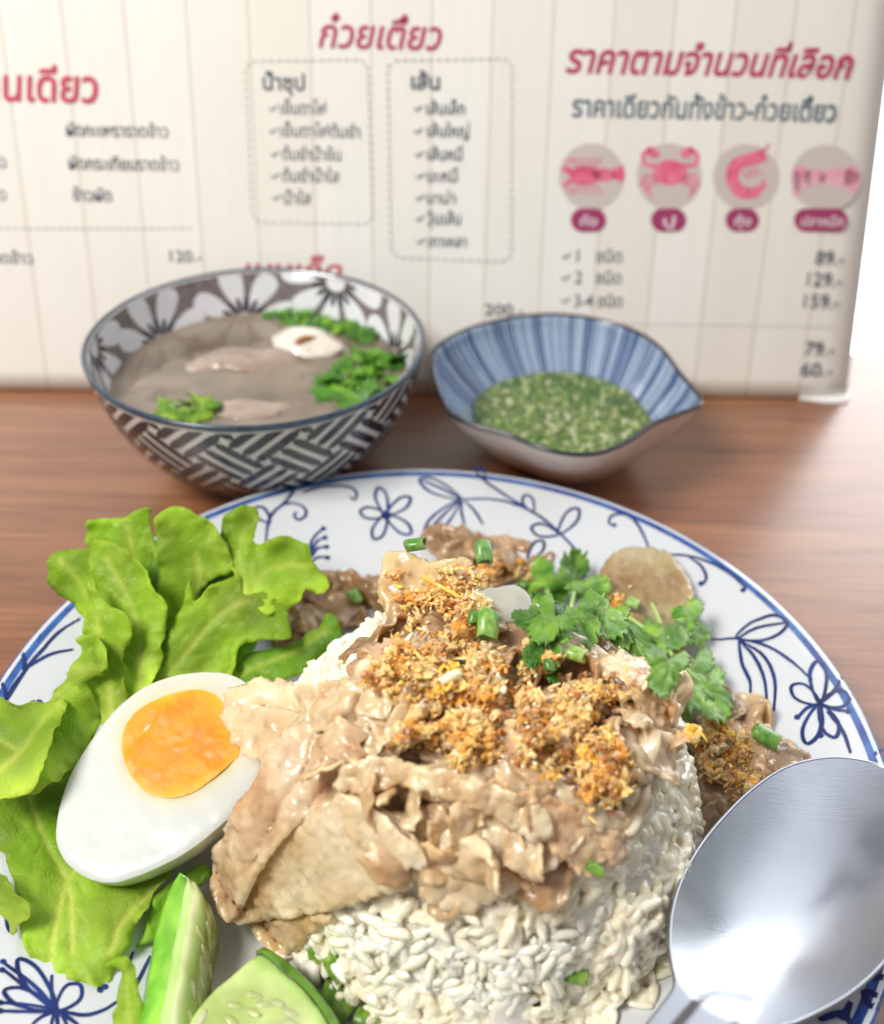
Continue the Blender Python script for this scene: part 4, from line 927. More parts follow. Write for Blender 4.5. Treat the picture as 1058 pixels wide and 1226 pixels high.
porksheet('pale boat-shaped piece of fat lying on the folded slice', [(410, 953), (432, 958), (458, 976), (482, 998), (502, 1014), (511, 1034), (506, 1042), (480, 1038), (455, 1026), (432, 1014), (414, 998), (410, 976)],
   [(410, 953, 1.45), (510, 1036, .95), (432, 1014, 1.0), (470, 985, 1.3)], 3, 'fat', th=.14, base=(1.12, 1.08, .98), ruffle=.04, rough=.03, jag=1, brown=.1)
porksheet('frilly curled slice overlapping the top right edge of the egg', [(272, 826), (300, 814), (335, 812), (362, 830), (372, 852), (392, 862), (398, 880), (375, 900), (345, 905), (318, 910), (290, 902), (272, 880), (266, 852)],
   [(272, 826, 4.95), (340, 815, 5.4), (395, 880, 5.9), (290, 900, 4.9), (330, 860, 5.6), (268, 870, 4.9)], 4, 'fat', mode='z', th=.2, base=(1.02, .95, .85), ruffle=.14, rfreq=2.2, rough=.05, rofreq=3.2, jag=3, brown=.4, veins=[[(288, 848), (320, 838), (356, 846), (380, 862)]], veindepth=.35)
porksheet('knobbly ruffled slice left of centre on top of the rice', [(372, 845), (392, 820), (425, 815), (452, 828), (478, 846), (500, 862), (508, 884), (480, 900), (450, 905), (420, 912), (398, 905), (378, 882)],
   [(372, 850, 1.0), (420, 820, 1.1), (500, 870, 1.2), (420, 905, 1.15), (440, 860, 1.4)], 5, 'fat', th=.2, base=(1.05, 1.0, .90), ruffle=.24, rfreq=2.4, rough=.13, rofreq=3.6, jag=4, brown=.3)
porksheet('thick pale edge of a slice arching across the front of the heap', [(398, 938), (420, 912), (455, 905), (500, 915), (540, 925), (585, 938), (625, 952), (655, 972), (662, 998), (640, 1010), (600, 985), (555, 965), (510, 950), (470, 945), (430, 950)],
   [(398, 938, 1.1), (470, 912, 1.5), (560, 935, 1.55), (655, 985, 1.4), (560, 965, 1.35)], 6, 'fat', th=.26, base=(1.04, .97, .86), ruffle=.2, rfreq=1.9, rough=.09, rofreq=3.4, jag=3.5, brown=.3)
porksheet('pinkish tan slice running down the right front of the heap', [(600, 955), (650, 950), (700, 975), (745, 1000), (752, 1025), (728, 1040), (700, 1050), (680, 1035), (650, 1008), (618, 985)],
   [(600, 955, 1.3), (700, 975, .95), (745, 1020, .7), (690, 1042, .75), (640, 990, 1.3)], 7, 'pork', th=.26, base=(1.08, .95, .84), ruffle=.12, rough=.07, jag=2.5, brown=.25)
porksheet('lumpy pale pork under the arching slice at the front', [(470, 975), (520, 965), (575, 975), (625, 1000), (650, 1025), (640, 1050), (600, 1078), (550, 1088), (505, 1070), (490, 1040), (512, 1015)],
   [(470, 975, .55), (560, 975, .8), (640, 1040, .45), (550, 1085, .3), (560, 1030, .75)], 8, 'fat', th=.3, base=(1.08, 1.04, .98), ruffle=.14, rough=.12, rofreq=1.9, jag=3, brown=0)
porksheet('upright translucent slice standing at the back of the heap', [(456, 680), (466, 660), (495, 665), (530, 672), (560, 668), (572, 690), (566, 720), (540, 742), (505, 752), (470, 745), (454, 715)],
   [(466, 660, 7.7), (566, 672, 7.5), (560, 735, 7.0), (462, 745, 6.9), (505, 705, 7.45)], 9, 'fat', th=.14, base=(1.02, .93, .74), ruffle=.1, rough=.04, jag=2, brown=.25, mode='z')
porksheet('brown slice tucked under the left of the garlic', [(418, 800), (432, 778), (465, 768), (500, 775), (512, 795), (490, 815), (455, 822), (425, 818)],
   [(418, 800, .8), (480, 770, 1.0), (500, 810, 1.0), (450, 800, 1.15)], 10, 'pork', th=.2, base=(.86, .72, .70), ruffle=.12, rough=.08, brown=.4)
porksheet('rounded tan slice wrapped round the right shoulder of the heap', [(712, 795), (738, 782), (768, 790), (782, 815), (786, 850), (770, 862), (758, 835), (742, 812), (720, 812)],
   [(712, 800, 1.2), (768, 790, 1.1), (780, 855, .9), (755, 815, 1.3)], 11, 'pork', th=.3, base=(1.1, .95, .80), ruffle=.08, rough=.05, brown=.2)
porksheet('upright knobbly slice at the right edge of the heap', [(775, 870), (780, 835), (795, 822), (810, 840), (813, 870), (810, 905), (795, 925), (765, 935), (745, 930), (758, 900)],
   [(795, 824, .9), (812, 880, .55), (760, 930, .55), (780, 880, .85)], 12, 'fat', th=.28, base=(1.05, .95, .84), ruffle=.16, rough=.1, brown=.25, jag=3)
porksheet('thin fatty slice curving through the garlic at the right', [(600, 900), (630, 905), (665, 930), (700, 950), (735, 965), (760, 985), (740, 1000), (700, 990), (660, 965), (625, 935)],
   [(600, 900, 1.1), (665, 930, 1.2), (755, 985, .8), (700, 985, .95)], 13, 'fat', th=.16, base=(1.0, .92, .82), ruffle=.14, rough=.08, brown=.5)
porksheet('big round translucent slice leaning on the back of the plate at the right', [(716, 700), (724, 672), (748, 657), (775, 654), (800, 662), (820, 685), (830, 715), (832, 748), (815, 760), (780, 765), (745, 755), (722, 735)],
   [(724, 672, 2.5), (775, 654, 2.6), (832, 740, 2.3), (760, 755, 1.7), (780, 705, 2.35)], 14, 'fat', th=.13, base=(.60, .52, .38), ruffle=.06, rough=.05, brown=.4, mode='z', jag=1.2)
porksheet('pale triangular piece of fat poking out below the folded slice', [(300, 1098), (345, 1100), (385, 1092), (400, 1100), (372, 1122), (350, 1142), (325, 1140), (304, 1122)],
   [(300, 1100, .35), (395, 1096, .3), (340, 1140, .15)], 15, 'fat', th=.2, base=(.95, .82, .62), ruffle=.06, rough=.06, brown=.35)
porksheet('flat cream slice sticking out over the left of the rice', [(392, 830), (420, 812), (455, 822), (470, 840), (460, 862), (432, 855), (405, 850)],
   [(392, 832, 1.35), (440, 815, 1.5), (460, 858, 1.45)], 16, 'fat', th=.15, base=(1.12, 1.06, .92), ruffle=.14, rough=.05, brown=.15)

# ------------------------------------------------------------------ lettuce
def c5(*p): return [(x / 2.519, 560 + y / 2.519) for x, y in p]
def c6(*p): return [(x / 2.519, 800 + y / 2.519) for x, y in p]
def leaf(label, outline, anchors, seed, veins=(), tint=(1, 1, 1), ruffle=.22, rfreq=.9, jag=2.2, base=(1, 1, 1), lightedge=.5, vd=.05, vw=4.5, edgew=26):
    V, fs, ve, ed, P = sheet(outline, anchors, step=4.0, th=.04, frill=.15, jag=jag, jfreq=.06, ruffle=ruffle, rfreq=rfreq, rough=.06, rofreq=1.6, seed=seed, edge=5, edgew=edgew, veins=veins, veindepth=vd, veinw=vw)
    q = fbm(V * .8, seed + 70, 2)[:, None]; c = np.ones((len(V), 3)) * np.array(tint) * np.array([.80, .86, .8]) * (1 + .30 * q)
    k = np.exp(-ed / 16)[:, None] * lightedge; c = c * (1 - k) + c * np.array([1.5, 1.22, 1.4]) * k
    k = np.clip(ve, 0, 1)[:, None] * .55; c = c * (1 - k) + np.array([1.9, 1.35, 3.6]) * k
    addsurf(V, fs); return mk('lettuce_leaf', V, fs, MT['lettuce'], col=c, label=label, cat='lettuce leaf', group='lettuce leaves')
def sidev(main, n=5, L=34, seed=0, w=.45, spread=.9):
    rg_ = np.random.default_rng(seed); M_ = spline(main, 6); out = []
    for i in range(1, n + 1):
        k = int(i / (n + 1) * (len(M_) - 2)); t_ = M_[k + 1] - M_[k]; a = math.atan2(t_[1], t_[0])
        for s_ in (-1, 1):
            b = a + s_ * spread * rg_.uniform(.7, 1.2); l = L * rg_.uniform(.6, 1.2); p = M_[k]
            m1 = p + np.array([math.cos(b), math.sin(b)]) * l * .5; m2 = m1 + np.array([math.cos(b - s_ * .35), math.sin(b - s_ * .35)]) * l * .5
            out.append([w, tuple(p), tuple(m1), tuple(m2)])
    return out
v_ = c5((520, 640), (560, 500), (600, 380), (590, 260))
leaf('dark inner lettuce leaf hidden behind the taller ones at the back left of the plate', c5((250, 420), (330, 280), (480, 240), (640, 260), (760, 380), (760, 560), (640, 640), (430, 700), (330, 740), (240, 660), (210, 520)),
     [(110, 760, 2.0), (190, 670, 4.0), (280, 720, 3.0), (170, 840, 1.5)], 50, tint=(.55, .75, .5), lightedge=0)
leaf('broad lettuce leaf at the very back with a pale curling top edge', c5((262, 240), (258, 172), (300, 156), (370, 150), (425, 120), (462, 124), (455, 160), (470, 240), (500, 380), (490, 460), (400, 420), (300, 330)),
     c5((262, 240))[0:1] and [(104, 640, 4.6), (180, 608, 5.4), (195, 740, 2.4), (120, 700, 3.2)], 51, veins=[[(190, 740), (165, 680), (150, 630)]] + sidev([(190, 740), (165, 680), (150, 630)], 3, 26, 1), tint=(.95, 1.02, .8))
leaf('tall rounded lettuce leaf standing at the top of the bunch', c5((470, 150), (500, 122), (545, 120), (590, 140), (640, 170), (665, 210), (690, 250), (700, 310), (650, 330), (600, 370), (560, 470), (520, 560), (490, 500), (480, 330), (468, 220)),
     [(200, 610, 6.0), (270, 650, 5.0), (215, 780, 2.2), (190, 700, 3.8)], 52, veins=[v_] + sidev(v_, 4, 26, 2), tint=(1.0, 1.03, .9))
leaf('left lobe of lettuce hanging over the rim of the plate', c5((140, 300), (150, 262), (170, 248), (215, 245), (270, 246), (300, 300), (310, 380), (300, 470), (250, 450), (215, 410), (170, 380), (138, 345)),
     [(58, 690, 3.9), (105, 658, 4.6), (120, 740, 3.0), (90, 735, 2.9)], 53, veins=[[(120, 740), (95, 695), (70, 670)]], tint=(.95, 1.0, .85))
m7 = c5((490, 640), (560, 560), (650, 450), (740, 400), (860, 300))
leaf('wide lettuce leaf with a pale slanting midrib in the middle of the bunch', c5((575, 345), (585, 400), (640, 355), (718, 322), (735, 385), (800, 375), (862, 425), (878, 470), (880, 518), (800, 522), (725, 535), (705, 600), (690, 640), (600, 640), (500, 690), (470, 640), (500, 520), (540, 420)),
     [(230, 700, 4.4), (285, 690, 4.3), (345, 760, 3.3), (200, 820, 2.0), (260, 810, 2.3), (340, 740, 3.5)], 54, veins=[m7[:4]] + sidev(m7[:4], 5, 34, 3), tint=(.98, 1.0, .9), vd=.08)
leaf('frilly bright lettuce leaf stretching to the right over the plate rim', c5((660, 185), (690, 142), (732, 113), (772, 128), (778, 180), (768, 222), (805, 226), (852, 210), (905, 225), (942, 255), (948, 292), (985, 335), (993, 362), (962, 382), (925, 362), (890, 400), (820, 440), (770, 420), (735, 400), (715, 340), (690, 290), (668, 240)),
     [(290, 608, 5.6), (270, 640, 5.0), (390, 700, 4.2), (300, 730, 3.6), (350, 660, 4.6)], 55, veins=[c5((740, 400), (790, 320), (860, 290), (930, 300)), c5((740, 400), (720, 280), (735, 170))] + sidev(c5((740, 400), (790, 320), (860, 290), (930, 300)), 3, 22, 5), tint=(1.05, 1.05, .9), ruffle=.34, rfreq=1.3, jag=4)
leaf('big smooth lettuce leaf leaning forward at the left of the bunch', c5((260, 240), (290, 220), (335, 225), (385, 245), (425, 282), (455, 325), (480, 375), (508, 412), (500, 490), (485, 580), (455, 680), (410, 760), (375, 700), (350, 600), (310, 480), (285, 340)),
     [(105, 655, 5.0), (155, 660, 5.2), (200, 725, 4.0), (165, 850, 1.9), (140, 780, 2.8)], 56, veins=[c5((420, 720), (430, 560), (390, 400), (320, 270))] + sidev(c5((420, 720), (430, 560), (390, 400), (320, 270)), 5, 30, 6), tint=(1.0, 1.02, .9), ruffle=.16)
leaf('narrow upright lettuce leaf with a pointed tip at the left', c5((262, 352), (275, 352), (300, 385), (332, 422), (372, 425), (398, 462), (388, 520), (374, 560), (382, 620), (378, 700), (350, 760), (300, 770), (262, 700), (250, 600), (256, 470)),
     [(107, 700, 4.8), (155, 740, 4.2), (150, 840, 2.3), (105, 800, 2.8)], 57, veins=[c5((330, 740), (320, 600), (290, 450))] + sidev(c5((330, 740), (320, 600), (290, 450)), 3, 22, 7), tint=(1.08, 1.05, 1.05), ruffle=.2)
leaf('small curled lettuce lobe low at the left edge of the bunch', c5((225, 516), (268, 503), (312, 528), (330, 572), (322, 608), (262, 640), (250, 700), (195, 705), (135, 700), (165, 655), (225, 610), (240, 570)),
     [(92, 765, 3.6), (125, 795, 3.7), (58, 838, 2.3), (100, 830, 2.6), (95, 790, 3.1)], 58, veins=[c5((160, 690), (240, 620), (310, 590))], tint=(1.05, 1.05, 1.1), ruffle=.3, rfreq=1.4)
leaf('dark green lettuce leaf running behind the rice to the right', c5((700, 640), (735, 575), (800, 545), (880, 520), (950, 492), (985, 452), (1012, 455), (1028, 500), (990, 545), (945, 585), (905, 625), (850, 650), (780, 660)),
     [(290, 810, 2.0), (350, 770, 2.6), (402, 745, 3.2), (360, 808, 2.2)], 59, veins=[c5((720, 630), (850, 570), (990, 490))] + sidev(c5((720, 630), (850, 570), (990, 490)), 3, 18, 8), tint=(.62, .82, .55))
mb = c6((85, 350), (125, 500), (200, 640), (215, 760), (215, 860)); mb2 = c6((150, 905), (165, 790), (200, 640), (280, 560)); mb3 = c6((330, 860), (360, 780), (430, 700), (490, 660))
leaf('large lettuce leaf spread under the egg down to the front left of the plate', c6((-40, 330), (60, 340), (150, 250), (260, 230), (400, 330), (520, 560), (505, 655), (462, 680), (445, 740), (405, 790), (392, 850), (352, 895), (330, 942), (300, 966), (250, 956), (200, 938), (150, 916), (100, 880), (72, 832), (60, 765), (82, 730), (52, 655), (25, 600), (0, 540), (-40, 500)),
     [(0, 960, 2.4), (50, 1120, 2.2), (80, 1160, 2.05), (125, 1180, 1.75), (190, 1060, 1.9), (100, 950, 1.9), (30, 1050, 2.2), (70, 1040, 2.0), (120, 1120, 2.35), (95, 1130, 2.0)], 60, veins=[mb, mb2, mb3] + sidev(mb, 5, 42, 9, .35) + sidev(mb2, 3, 30, 10, .3) + sidev(mb3, 2, 26, 11, .3), tint=(.95, .96, 1.0), vd=.07, ruffle=.2, jag=3)
leaf('rounded light green lettuce leaf curling at the left edge left of the egg', c6((-40, 112), (60, 106), (130, 95), (188, 76), (235, 74), (282, 92), (304, 132), (300, 182), (265, 245), (200, 310), (150, 350), (100, 378), (50, 388), (-40, 385)),
     [(0, 845, 3.6), (90, 832, 4.0), (120, 860, 3.2), (40, 950, 3.4), (70, 900, 3.5), (0, 950, 3.2)], 61, veins=[c6((-20, 300), (60, 240), (140, 170), (190, 100)), c6((60, 240), (120, 300))] + sidev(c6((-20, 300), (60, 240), (140, 170), (190, 100)), 4, 26, 12, .4), tint=(1.08, 1.05, 1.15), ruffle=.2)
leaf('folded front half of the round lettuce leaf at the left edge', c6((-40, 112), (60, 108), (130, 96), (192, 84), (185, 150), (165, 230), (130, 320), (95, 370), (45, 386), (-40, 384)),
     [(0, 845, 4.2), (72, 836, 4.3), (50, 900, 4.2), (20, 950, 3.9), (0, 950, 3.8)], 62, veins=[c6((-20, 330), (50, 260), (110, 190), (170, 100)), c6((-30, 200), (60, 250))], tint=(1.12, 1.05, 1.2), ruffle=.15)
leaf('thin pale lettuce edge turned up at the far left', c6((-40, 600), (0, 612), (35, 655), (82, 722), (78, 748), (50, 785), (32, 812), (12, 770), (-10, 720), (-40, 690)),
     [(0, 1045, 3.0), (32, 1090, 2.9), (12, 1122, 2.4)], 63, tint=(1.2, 1.1, 1.4), ruffle=.14)
leaf('short strip of lettuce sticking forward beside the cucumber spear', c6((318, 902), (348, 876), (382, 868), (402, 905), (415, 960), (428, 1010), (435, 1110), (345, 1130), (346, 1010), (356, 955), (345, 915)),
     [(130, 1155, 2.9), (155, 1148, 3.1), (170, 1240, 2.2), (138, 1245, 2.2)], 64, veins=[c6((390, 1100), (385, 980), (370, 890))], tint=(1.05, 1.02, 1.05), ruffle=.12)
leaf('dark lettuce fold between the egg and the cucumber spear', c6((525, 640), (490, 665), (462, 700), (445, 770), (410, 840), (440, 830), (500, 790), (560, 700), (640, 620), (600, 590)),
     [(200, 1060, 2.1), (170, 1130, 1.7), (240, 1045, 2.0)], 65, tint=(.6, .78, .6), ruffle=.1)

# ------------------------------------------------------------------ egg half
class Plane:
    def __init__(s_, a, b, c):
        s_.o = W1(*a); u = W1(*b) - s_.o; v = W1(*c) - s_.o; n = np.cross(u, v); n /= np.linalg.norm(n)
        if n @ (CAM - s_.o) < 0: n = -n
        s_.n = n; s_.u = u / np.linalg.norm(u); s_.v = np.cross(n, s_.u)
    def hit(s_, px, py, off=0.0):
        d = rays(px, py); t = ((s_.o - CAM) @ s_.n) / (d @ s_.n); return CAM + d * t[:, None] + s_.n * np.broadcast_to(off, (len(d),))[:, None]
EP = Plane((66, 995, 2.95), (246, 803, 4.35), (300, 945, 3.75))
eo = c6((165, 480), (180, 400), (215, 305), (278, 205), (345, 122), (420, 60), (515, 20), (620, 8), (705, 20), (775, 75), (810, 160), (808, 250), (765, 345), (702, 432), (640, 490), (560, 550), (480, 594), (400, 628), (330, 644), (260, 630), (200, 588), (170, 535))
egg = empty('egg_half', EP.hit([190], [940])[0] - [0, 0, 2], 'half a boiled egg with deep orange yolk lying cut side up on the lettuce', 'egg')
P, T, ed = fill(eo, 4.5, 0, n=6)
yo = c6((368, 215), (385, 165), (430, 118), (500, 84), (590, 66), (655, 84), (685, 135), (690, 190), (722, 250), (690, 296), (630, 345), (565, 385), (500, 393), (440, 372), (398, 325), (374, 268))
off = -.10 * np.exp(-ed / 5.0) + .014 * fbm(P / 26, 5, 2) + .006 * fbm(np.c_[(P[:, 0] * .8 + P[:, 1] * .6) / 7, (P[:, 1] * .8 - P[:, 0] * .6) / 60], 15, 2)
V = EP.hit(P[:, 0], P[:, 1], off)
O = resample(spline(eo, 6, True), 4.5, True); Vo = EP.hit(O[:, 0], O[:, 1], -.10); cE = Vo.mean(0); nO = len(O)
rings = [];
for ph in np.linspace(0, math.pi / 2, 16)[1:]:
    k = math.cos(ph); rings.append(cE + (Vo - cE) * max(k, .01) - EP.n * (2.25 * math.sin(ph) ** 1.0))
body = np.vstack([Vo] + rings)
fs = [tuple(f) for f in T]; N = vnormals(V, fs)
if N.mean(0) @ EP.n < 0: fs = [f[::-1] for f in fs]
b0 = len(V); V2 = np.vstack([V, body]); f2 = [(b0 + (i + 1) * nO + j, b0 + i * nO + j, b0 + i * nO + (j + 1) % nO, b0 + (i + 1) * nO + (j + 1) % nO) for i in range(15) for j in range(nO)]
dy_ = np.where(inside(P, resample(spline(yo, 5, True), 4, True)), 0, polydist(P, np.vstack([yo, yo[:1]]))); ky = np.exp(-dy_ / 9.0)[:, None]; ec = np.ones((len(V), 3)) * (1 - ky) + np.array([1.12, .98, .55]) * ky; tp = np.clip((860 - P[:, 1]) / 70, 0, 1)[:, None] * .5; ec = ec * (1 - tp) + np.array([1.08, 1.0, .78]) * tp
mk('egg_white', V2, fs + f2, MT['eggwhite'], egg, col=np.vstack([ec, np.ones((len(body), 3)) * [1.02, 1.0, .86]])); addsurf(V2, fs + f2)
P, T, ed = fill(yo, 3.2, .7, .05, 3)
cr_ = np.exp(-(polydist(P, spline(c6((378, 300), (430, 225), (470, 180), (500, 120)), 5)) / 5) ** 2) - .8 * np.exp(-(polydist(P, spline(c6((405, 240), (440, 190), (470, 150)), 5)) / 6) ** 2)
fl_ = np.exp(-(polydist(P, spline(c6((535, 240), (570, 232), (582, 190), (585, 165)), 5)) / 3) ** 2) + np.exp(-(polydist(P, spline(c6((545, 390), (600, 350), (690, 285)), 5)) / 4) ** 2) * .6
q3 = np.c_[P / 24, np.zeros(len(P))]
off = .02 + .03 * (1 - np.exp(-ed / 5)) + .020 * fbm(q3 * 1.4, 8, 4) + .045 * cr_ + .03 * fl_
V = EP.hit(P[:, 0], P[:, 1], off); fs = [tuple(f) for f in T]; N = vnormals(V, fs)
if N.mean(0) @ EP.n < 0: fs = [f[::-1] for f in fs]
c = np.ones((len(V), 3)); k = np.exp(-ed / 7)[:, None] * .65; c = c * (1 - k) + np.array([1.02, 1.75, 9.0]) * k; c *= (1 + .08 * fbm(q3 * 2, 4, 3))[:, None]
mk('yolk', V, fs, MT['yolk'], egg, col=c)

# ------------------------------------------------------------------ cucumber
cu = empty('cucumber_spear', W1(210, 1160, 1.9), 'long cucumber spear with pale green peel pointing away beside the egg', 'cucumber')
rows = [[(222, 1053, 2.5), (224, 1051, 2.75), (229, 1056, 2.75), (236, 1064, 2.45)], [(205, 1072, 2.2), (220, 1070, 2.9), (233, 1074, 2.9), (250, 1083, 2.3)], [(190, 1108, 2.0), (212, 1115, 2.95), (229, 1118, 2.95), (260, 1112, 2.0)],
        [(181, 1150, 1.95), (203, 1158, 2.95), (221, 1160, 2.95), (254, 1152, 1.9)], [(172, 1200, 1.9), (195, 1208, 2.95), (213, 1208, 2.95), (245, 1200, 1.9)], [(164, 1250, 1.9), (187, 1258, 2.95), (205, 1258, 2.95), (236, 1250, 1.9)], [(156, 1300, 1.9), (180, 1308, 2.95), (198, 1308, 2.95), (228, 1300, 1.9)]]
def wrow(k): return spline([W1(*r[k]) for r in rows], 8)
A_, B_, C_, D_ = (wrow(k) for k in range(4)); nR = len(A_)
U_ = np.stack([A_ * [1, 1, 0] + [0, 0, .0], D_ * [1, 1, 0]], 1); lowA = A_.copy(); lowA[:, 2] = A_[:, 2] - .75; lowD = D_.copy(); lowD[:, 2] = D_[:, 2] - .5
cols = [lowA + (B_ - A_) * .25]
for t_ in np.linspace(0, 1, 7): 
    p = A_ * (1 - t_) + B_ * t_; p = p + np.array([-.16, .05, .16]) * math.sin(t_ * math.pi); cols.append(p)
V = np.stack(cols, 1).reshape(-1, 3); V = V + .012 * fbm(V * 3, 3, 2)[:, None]
sh = (fbm(V * np.array([5, .8, 5]), 4, 3))[:, None]; c = np.ones((len(V), 3)) * (1 + .25 * sh) * np.array([1.15, 1.1, 1.1])
fs = grid_faces(nR, 8) + [tuple(range(8))]; fs = [f[::-1] for f in fs] if False else fs
mk('peel', V, fs, MT['peel'], cu, col=c); addsurf(V, fs)
cols = [B_ + (B_ - C_) * .02]; cc_ = []
for t_ in np.linspace(0, 1, 7)[1:]: cols.append(B_ * (1 - t_) + C_ * t_ + np.array([0, 0, .05]) * math.sin(t_ * math.pi))
for t_ in np.linspace(0, 1, 9)[1:]: cols.append(C_ * (1 - t_) + D_ * t_ + np.array([.05, 0, .12]) * math.sin(t_ * math.pi))
cols += [lowD, lowA + (B_ - A_) * .25]
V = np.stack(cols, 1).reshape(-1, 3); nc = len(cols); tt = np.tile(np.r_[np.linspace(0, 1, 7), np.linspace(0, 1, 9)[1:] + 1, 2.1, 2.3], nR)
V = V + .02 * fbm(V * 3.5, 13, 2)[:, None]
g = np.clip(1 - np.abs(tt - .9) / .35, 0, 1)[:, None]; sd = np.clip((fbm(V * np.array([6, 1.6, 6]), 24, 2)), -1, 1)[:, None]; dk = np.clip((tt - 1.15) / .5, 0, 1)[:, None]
c = np.array([.80, .95, .75]) * (1 - g) + np.array([1.25, 1.12, 1.5]) * g; c = c * (1 - dk * (np.array([.34, .36, .62]) - .28 * sd))  # pale strip paints the highlight along the spear's ridge into the flesh colour
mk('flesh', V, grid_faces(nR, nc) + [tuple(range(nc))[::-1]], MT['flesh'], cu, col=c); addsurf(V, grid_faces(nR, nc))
cs_ = empty('cucumber_chunk', W1(310, 1200, 1.5), 'thick cucumber chunk with dark green peel edge at the bottom front', 'cucumber')
cO = [(311, 1143), (280, 1166), (246, 1196), (222, 1240), (222, 1310), (420, 1310), (401, 1240), (371, 1193), (338, 1161)]
P, T, ed = fill(cO, 5, 0); zz = rbf([(311, 1142), (246, 1196), (400, 1235), (310, 1290)], [2.5, 2.75, 2.7, 2.9], P)
V = W(P[:, 0], P[:, 1], zz); N = vnormals(V, T); T = [f[::-1] for f in T] if N[:, 2].mean() < 0 else T
V = V + [0, 0, 1] * (.025 * fbm(V * 2.5, 12, 3) - .05 * np.exp(-ed / 3))[:, None]; Vb = V - [0, 0, .95]
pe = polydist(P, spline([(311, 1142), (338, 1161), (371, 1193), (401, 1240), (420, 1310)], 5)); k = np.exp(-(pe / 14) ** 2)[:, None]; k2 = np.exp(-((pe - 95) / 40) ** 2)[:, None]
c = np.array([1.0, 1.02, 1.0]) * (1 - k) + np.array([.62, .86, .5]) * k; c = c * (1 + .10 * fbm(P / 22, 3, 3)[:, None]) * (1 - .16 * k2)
fs = T + [tuple(i + len(V) for i in f[::-1]) for f in T] + rim_faces(T, len(V))
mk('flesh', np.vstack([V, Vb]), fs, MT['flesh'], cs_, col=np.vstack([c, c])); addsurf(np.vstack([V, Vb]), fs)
inn = spline([(306, 1143), (314, 1142), (338, 1160), (371, 1192), (401, 1240), (420, 1310)], 8); outp = spline([(306, 1140), (319, 1137), (349, 1157), (382, 1190), (412, 1238), (431, 1310)], 8)
zi = rbf([(311, 1142), (246, 1196), (400, 1235), (310, 1290)], [2.5, 2.75, 2.7, 2.9], inn); Ai = W(inn[:, 0], inn[:, 1], zi - .03); Bo = W(outp[:, 0], outp[:, 1], zi - .45)
cols = [Ai * (1 - t_) + Bo * t_ + np.array([.05, .03, .10]) * math.sin(t_ * math.pi) for t_ in np.linspace(0, 1, 6)] + [Bo - [0, 0, .6]]
V = np.stack(cols, 1).reshape(-1, 3); mk('peel', V, grid_faces(len(inn), 7, flip=True), MT['peel'], cs_, col=np.ones((len(V), 3)) * (np.array([.55, .62, .6]) * (1 + .3 * fbm(V * 5, 3, 2)[:, None])))

sb_ = bvh()
def seeds(parent, poly, n, seed, ang):
    rg = np.random.default_rng(seed); Q = []
    x0, y0 = np.min(poly, 0); x1, y1 = np.max(poly, 0)
    while len(Q) < n:
        q = np.array([rg.uniform(x0, x1), rg.uniform(y0, y1)])
        if inside(q[None], np.array(poly, float))[0] and all(np.hypot(*(q - o)) > 11 for o in Q): Q.append(q)
    v, f = ball((0, 0, 0), (.23, .085, .03), 3, .05, 1.0, 6)
    for q in Q:
        d = rays(q[0], q[1])[0]; d /= np.linalg.norm(d); h = sb_.ray_cast(Vector(CAM), Vector(d))
        if h[0] is None: continue
        n3 = np.array(h[1]); n3 = n3 if n3 @ d < 0 else -n3; a = ang + rg.normal(0, .25)
        ax = np.array(rt) * math.cos(a) - np.array(upv) * math.sin(a)
        mk('seed', v @ rot_to(n3, ax) + np.array(h[0]) - n3 * .005, f, MT['flesh'], parent, col=np.ones((len(v), 3)) * [1.05, 1.03, 1.1])
seeds(cu, [(243, 1090), (256, 1105), (252, 1170), (240, 1225), (226, 1225), (236, 1150)], 12, 4, -1.2)
seeds(cs_, [(300, 1190), (345, 1200), (370, 1235), (260, 1235), (265, 1215)], 12, 5, .6)
# ------------------------------------------------------------------ spoon
SPN = Plane((842, 1208, 4.35), (1078, 912, 3.35), (835, 990, 3.75))
so = [(803, 1130), (806, 1088), (818, 1045), (840, 1003), (870, 965), (905, 932), (945, 908), (990, 898), (1030, 901), (1066, 914), (1096, 942), (1110, 985), (1104, 1050), (1082, 1112), (1055, 1150), (1015, 1184), (960, 1216), (925, 1236), (898, 1262), (870, 1310), (835, 1380), (700, 1380), (745, 1290), (770, 1236), (792, 1206), (808, 1182), (806, 1158)]
def sdep(P):
    ang = math.radians(-51); dx, dy = P[:, 0] - 962, P[:, 1] - 1052; a_ = (dx * math.cos(ang) + dy * math.sin(ang)) / 196; b_ = (-dx * math.sin(ang) + dy * math.cos(ang)) / 158
    d = -1.35 * np.clip(1 - (a_ ** 2 + b_ ** 2), 0, 1) ** 1.2
    q1 = polydist(P, spline([(884, 1184), (846, 1228), (800, 1290), (750, 1380)], 5)); along = np.clip((P[:, 1] - 1166) / 26, 0, 1); along = along * along * (3 - 2 * along)
    hw = 15 + .05 * (P[:, 1] - 1180).clip(0); t_ = np.clip((q1 - hw) / 20, 0, 1)
    return d + (.10 * (1 - t_ * t_ * (3 - 2 * t_)) - .0 * np.exp(-((q1 - hw - 12) / 6) ** 2)) * along
so = [p for p in so if p not in ((898, 1262),)]
Oo = resample(spline(so, 12, True), 3.0, True); nO2 = len(Oo); cen_ = np.array([962., 1052.]); nr = 70
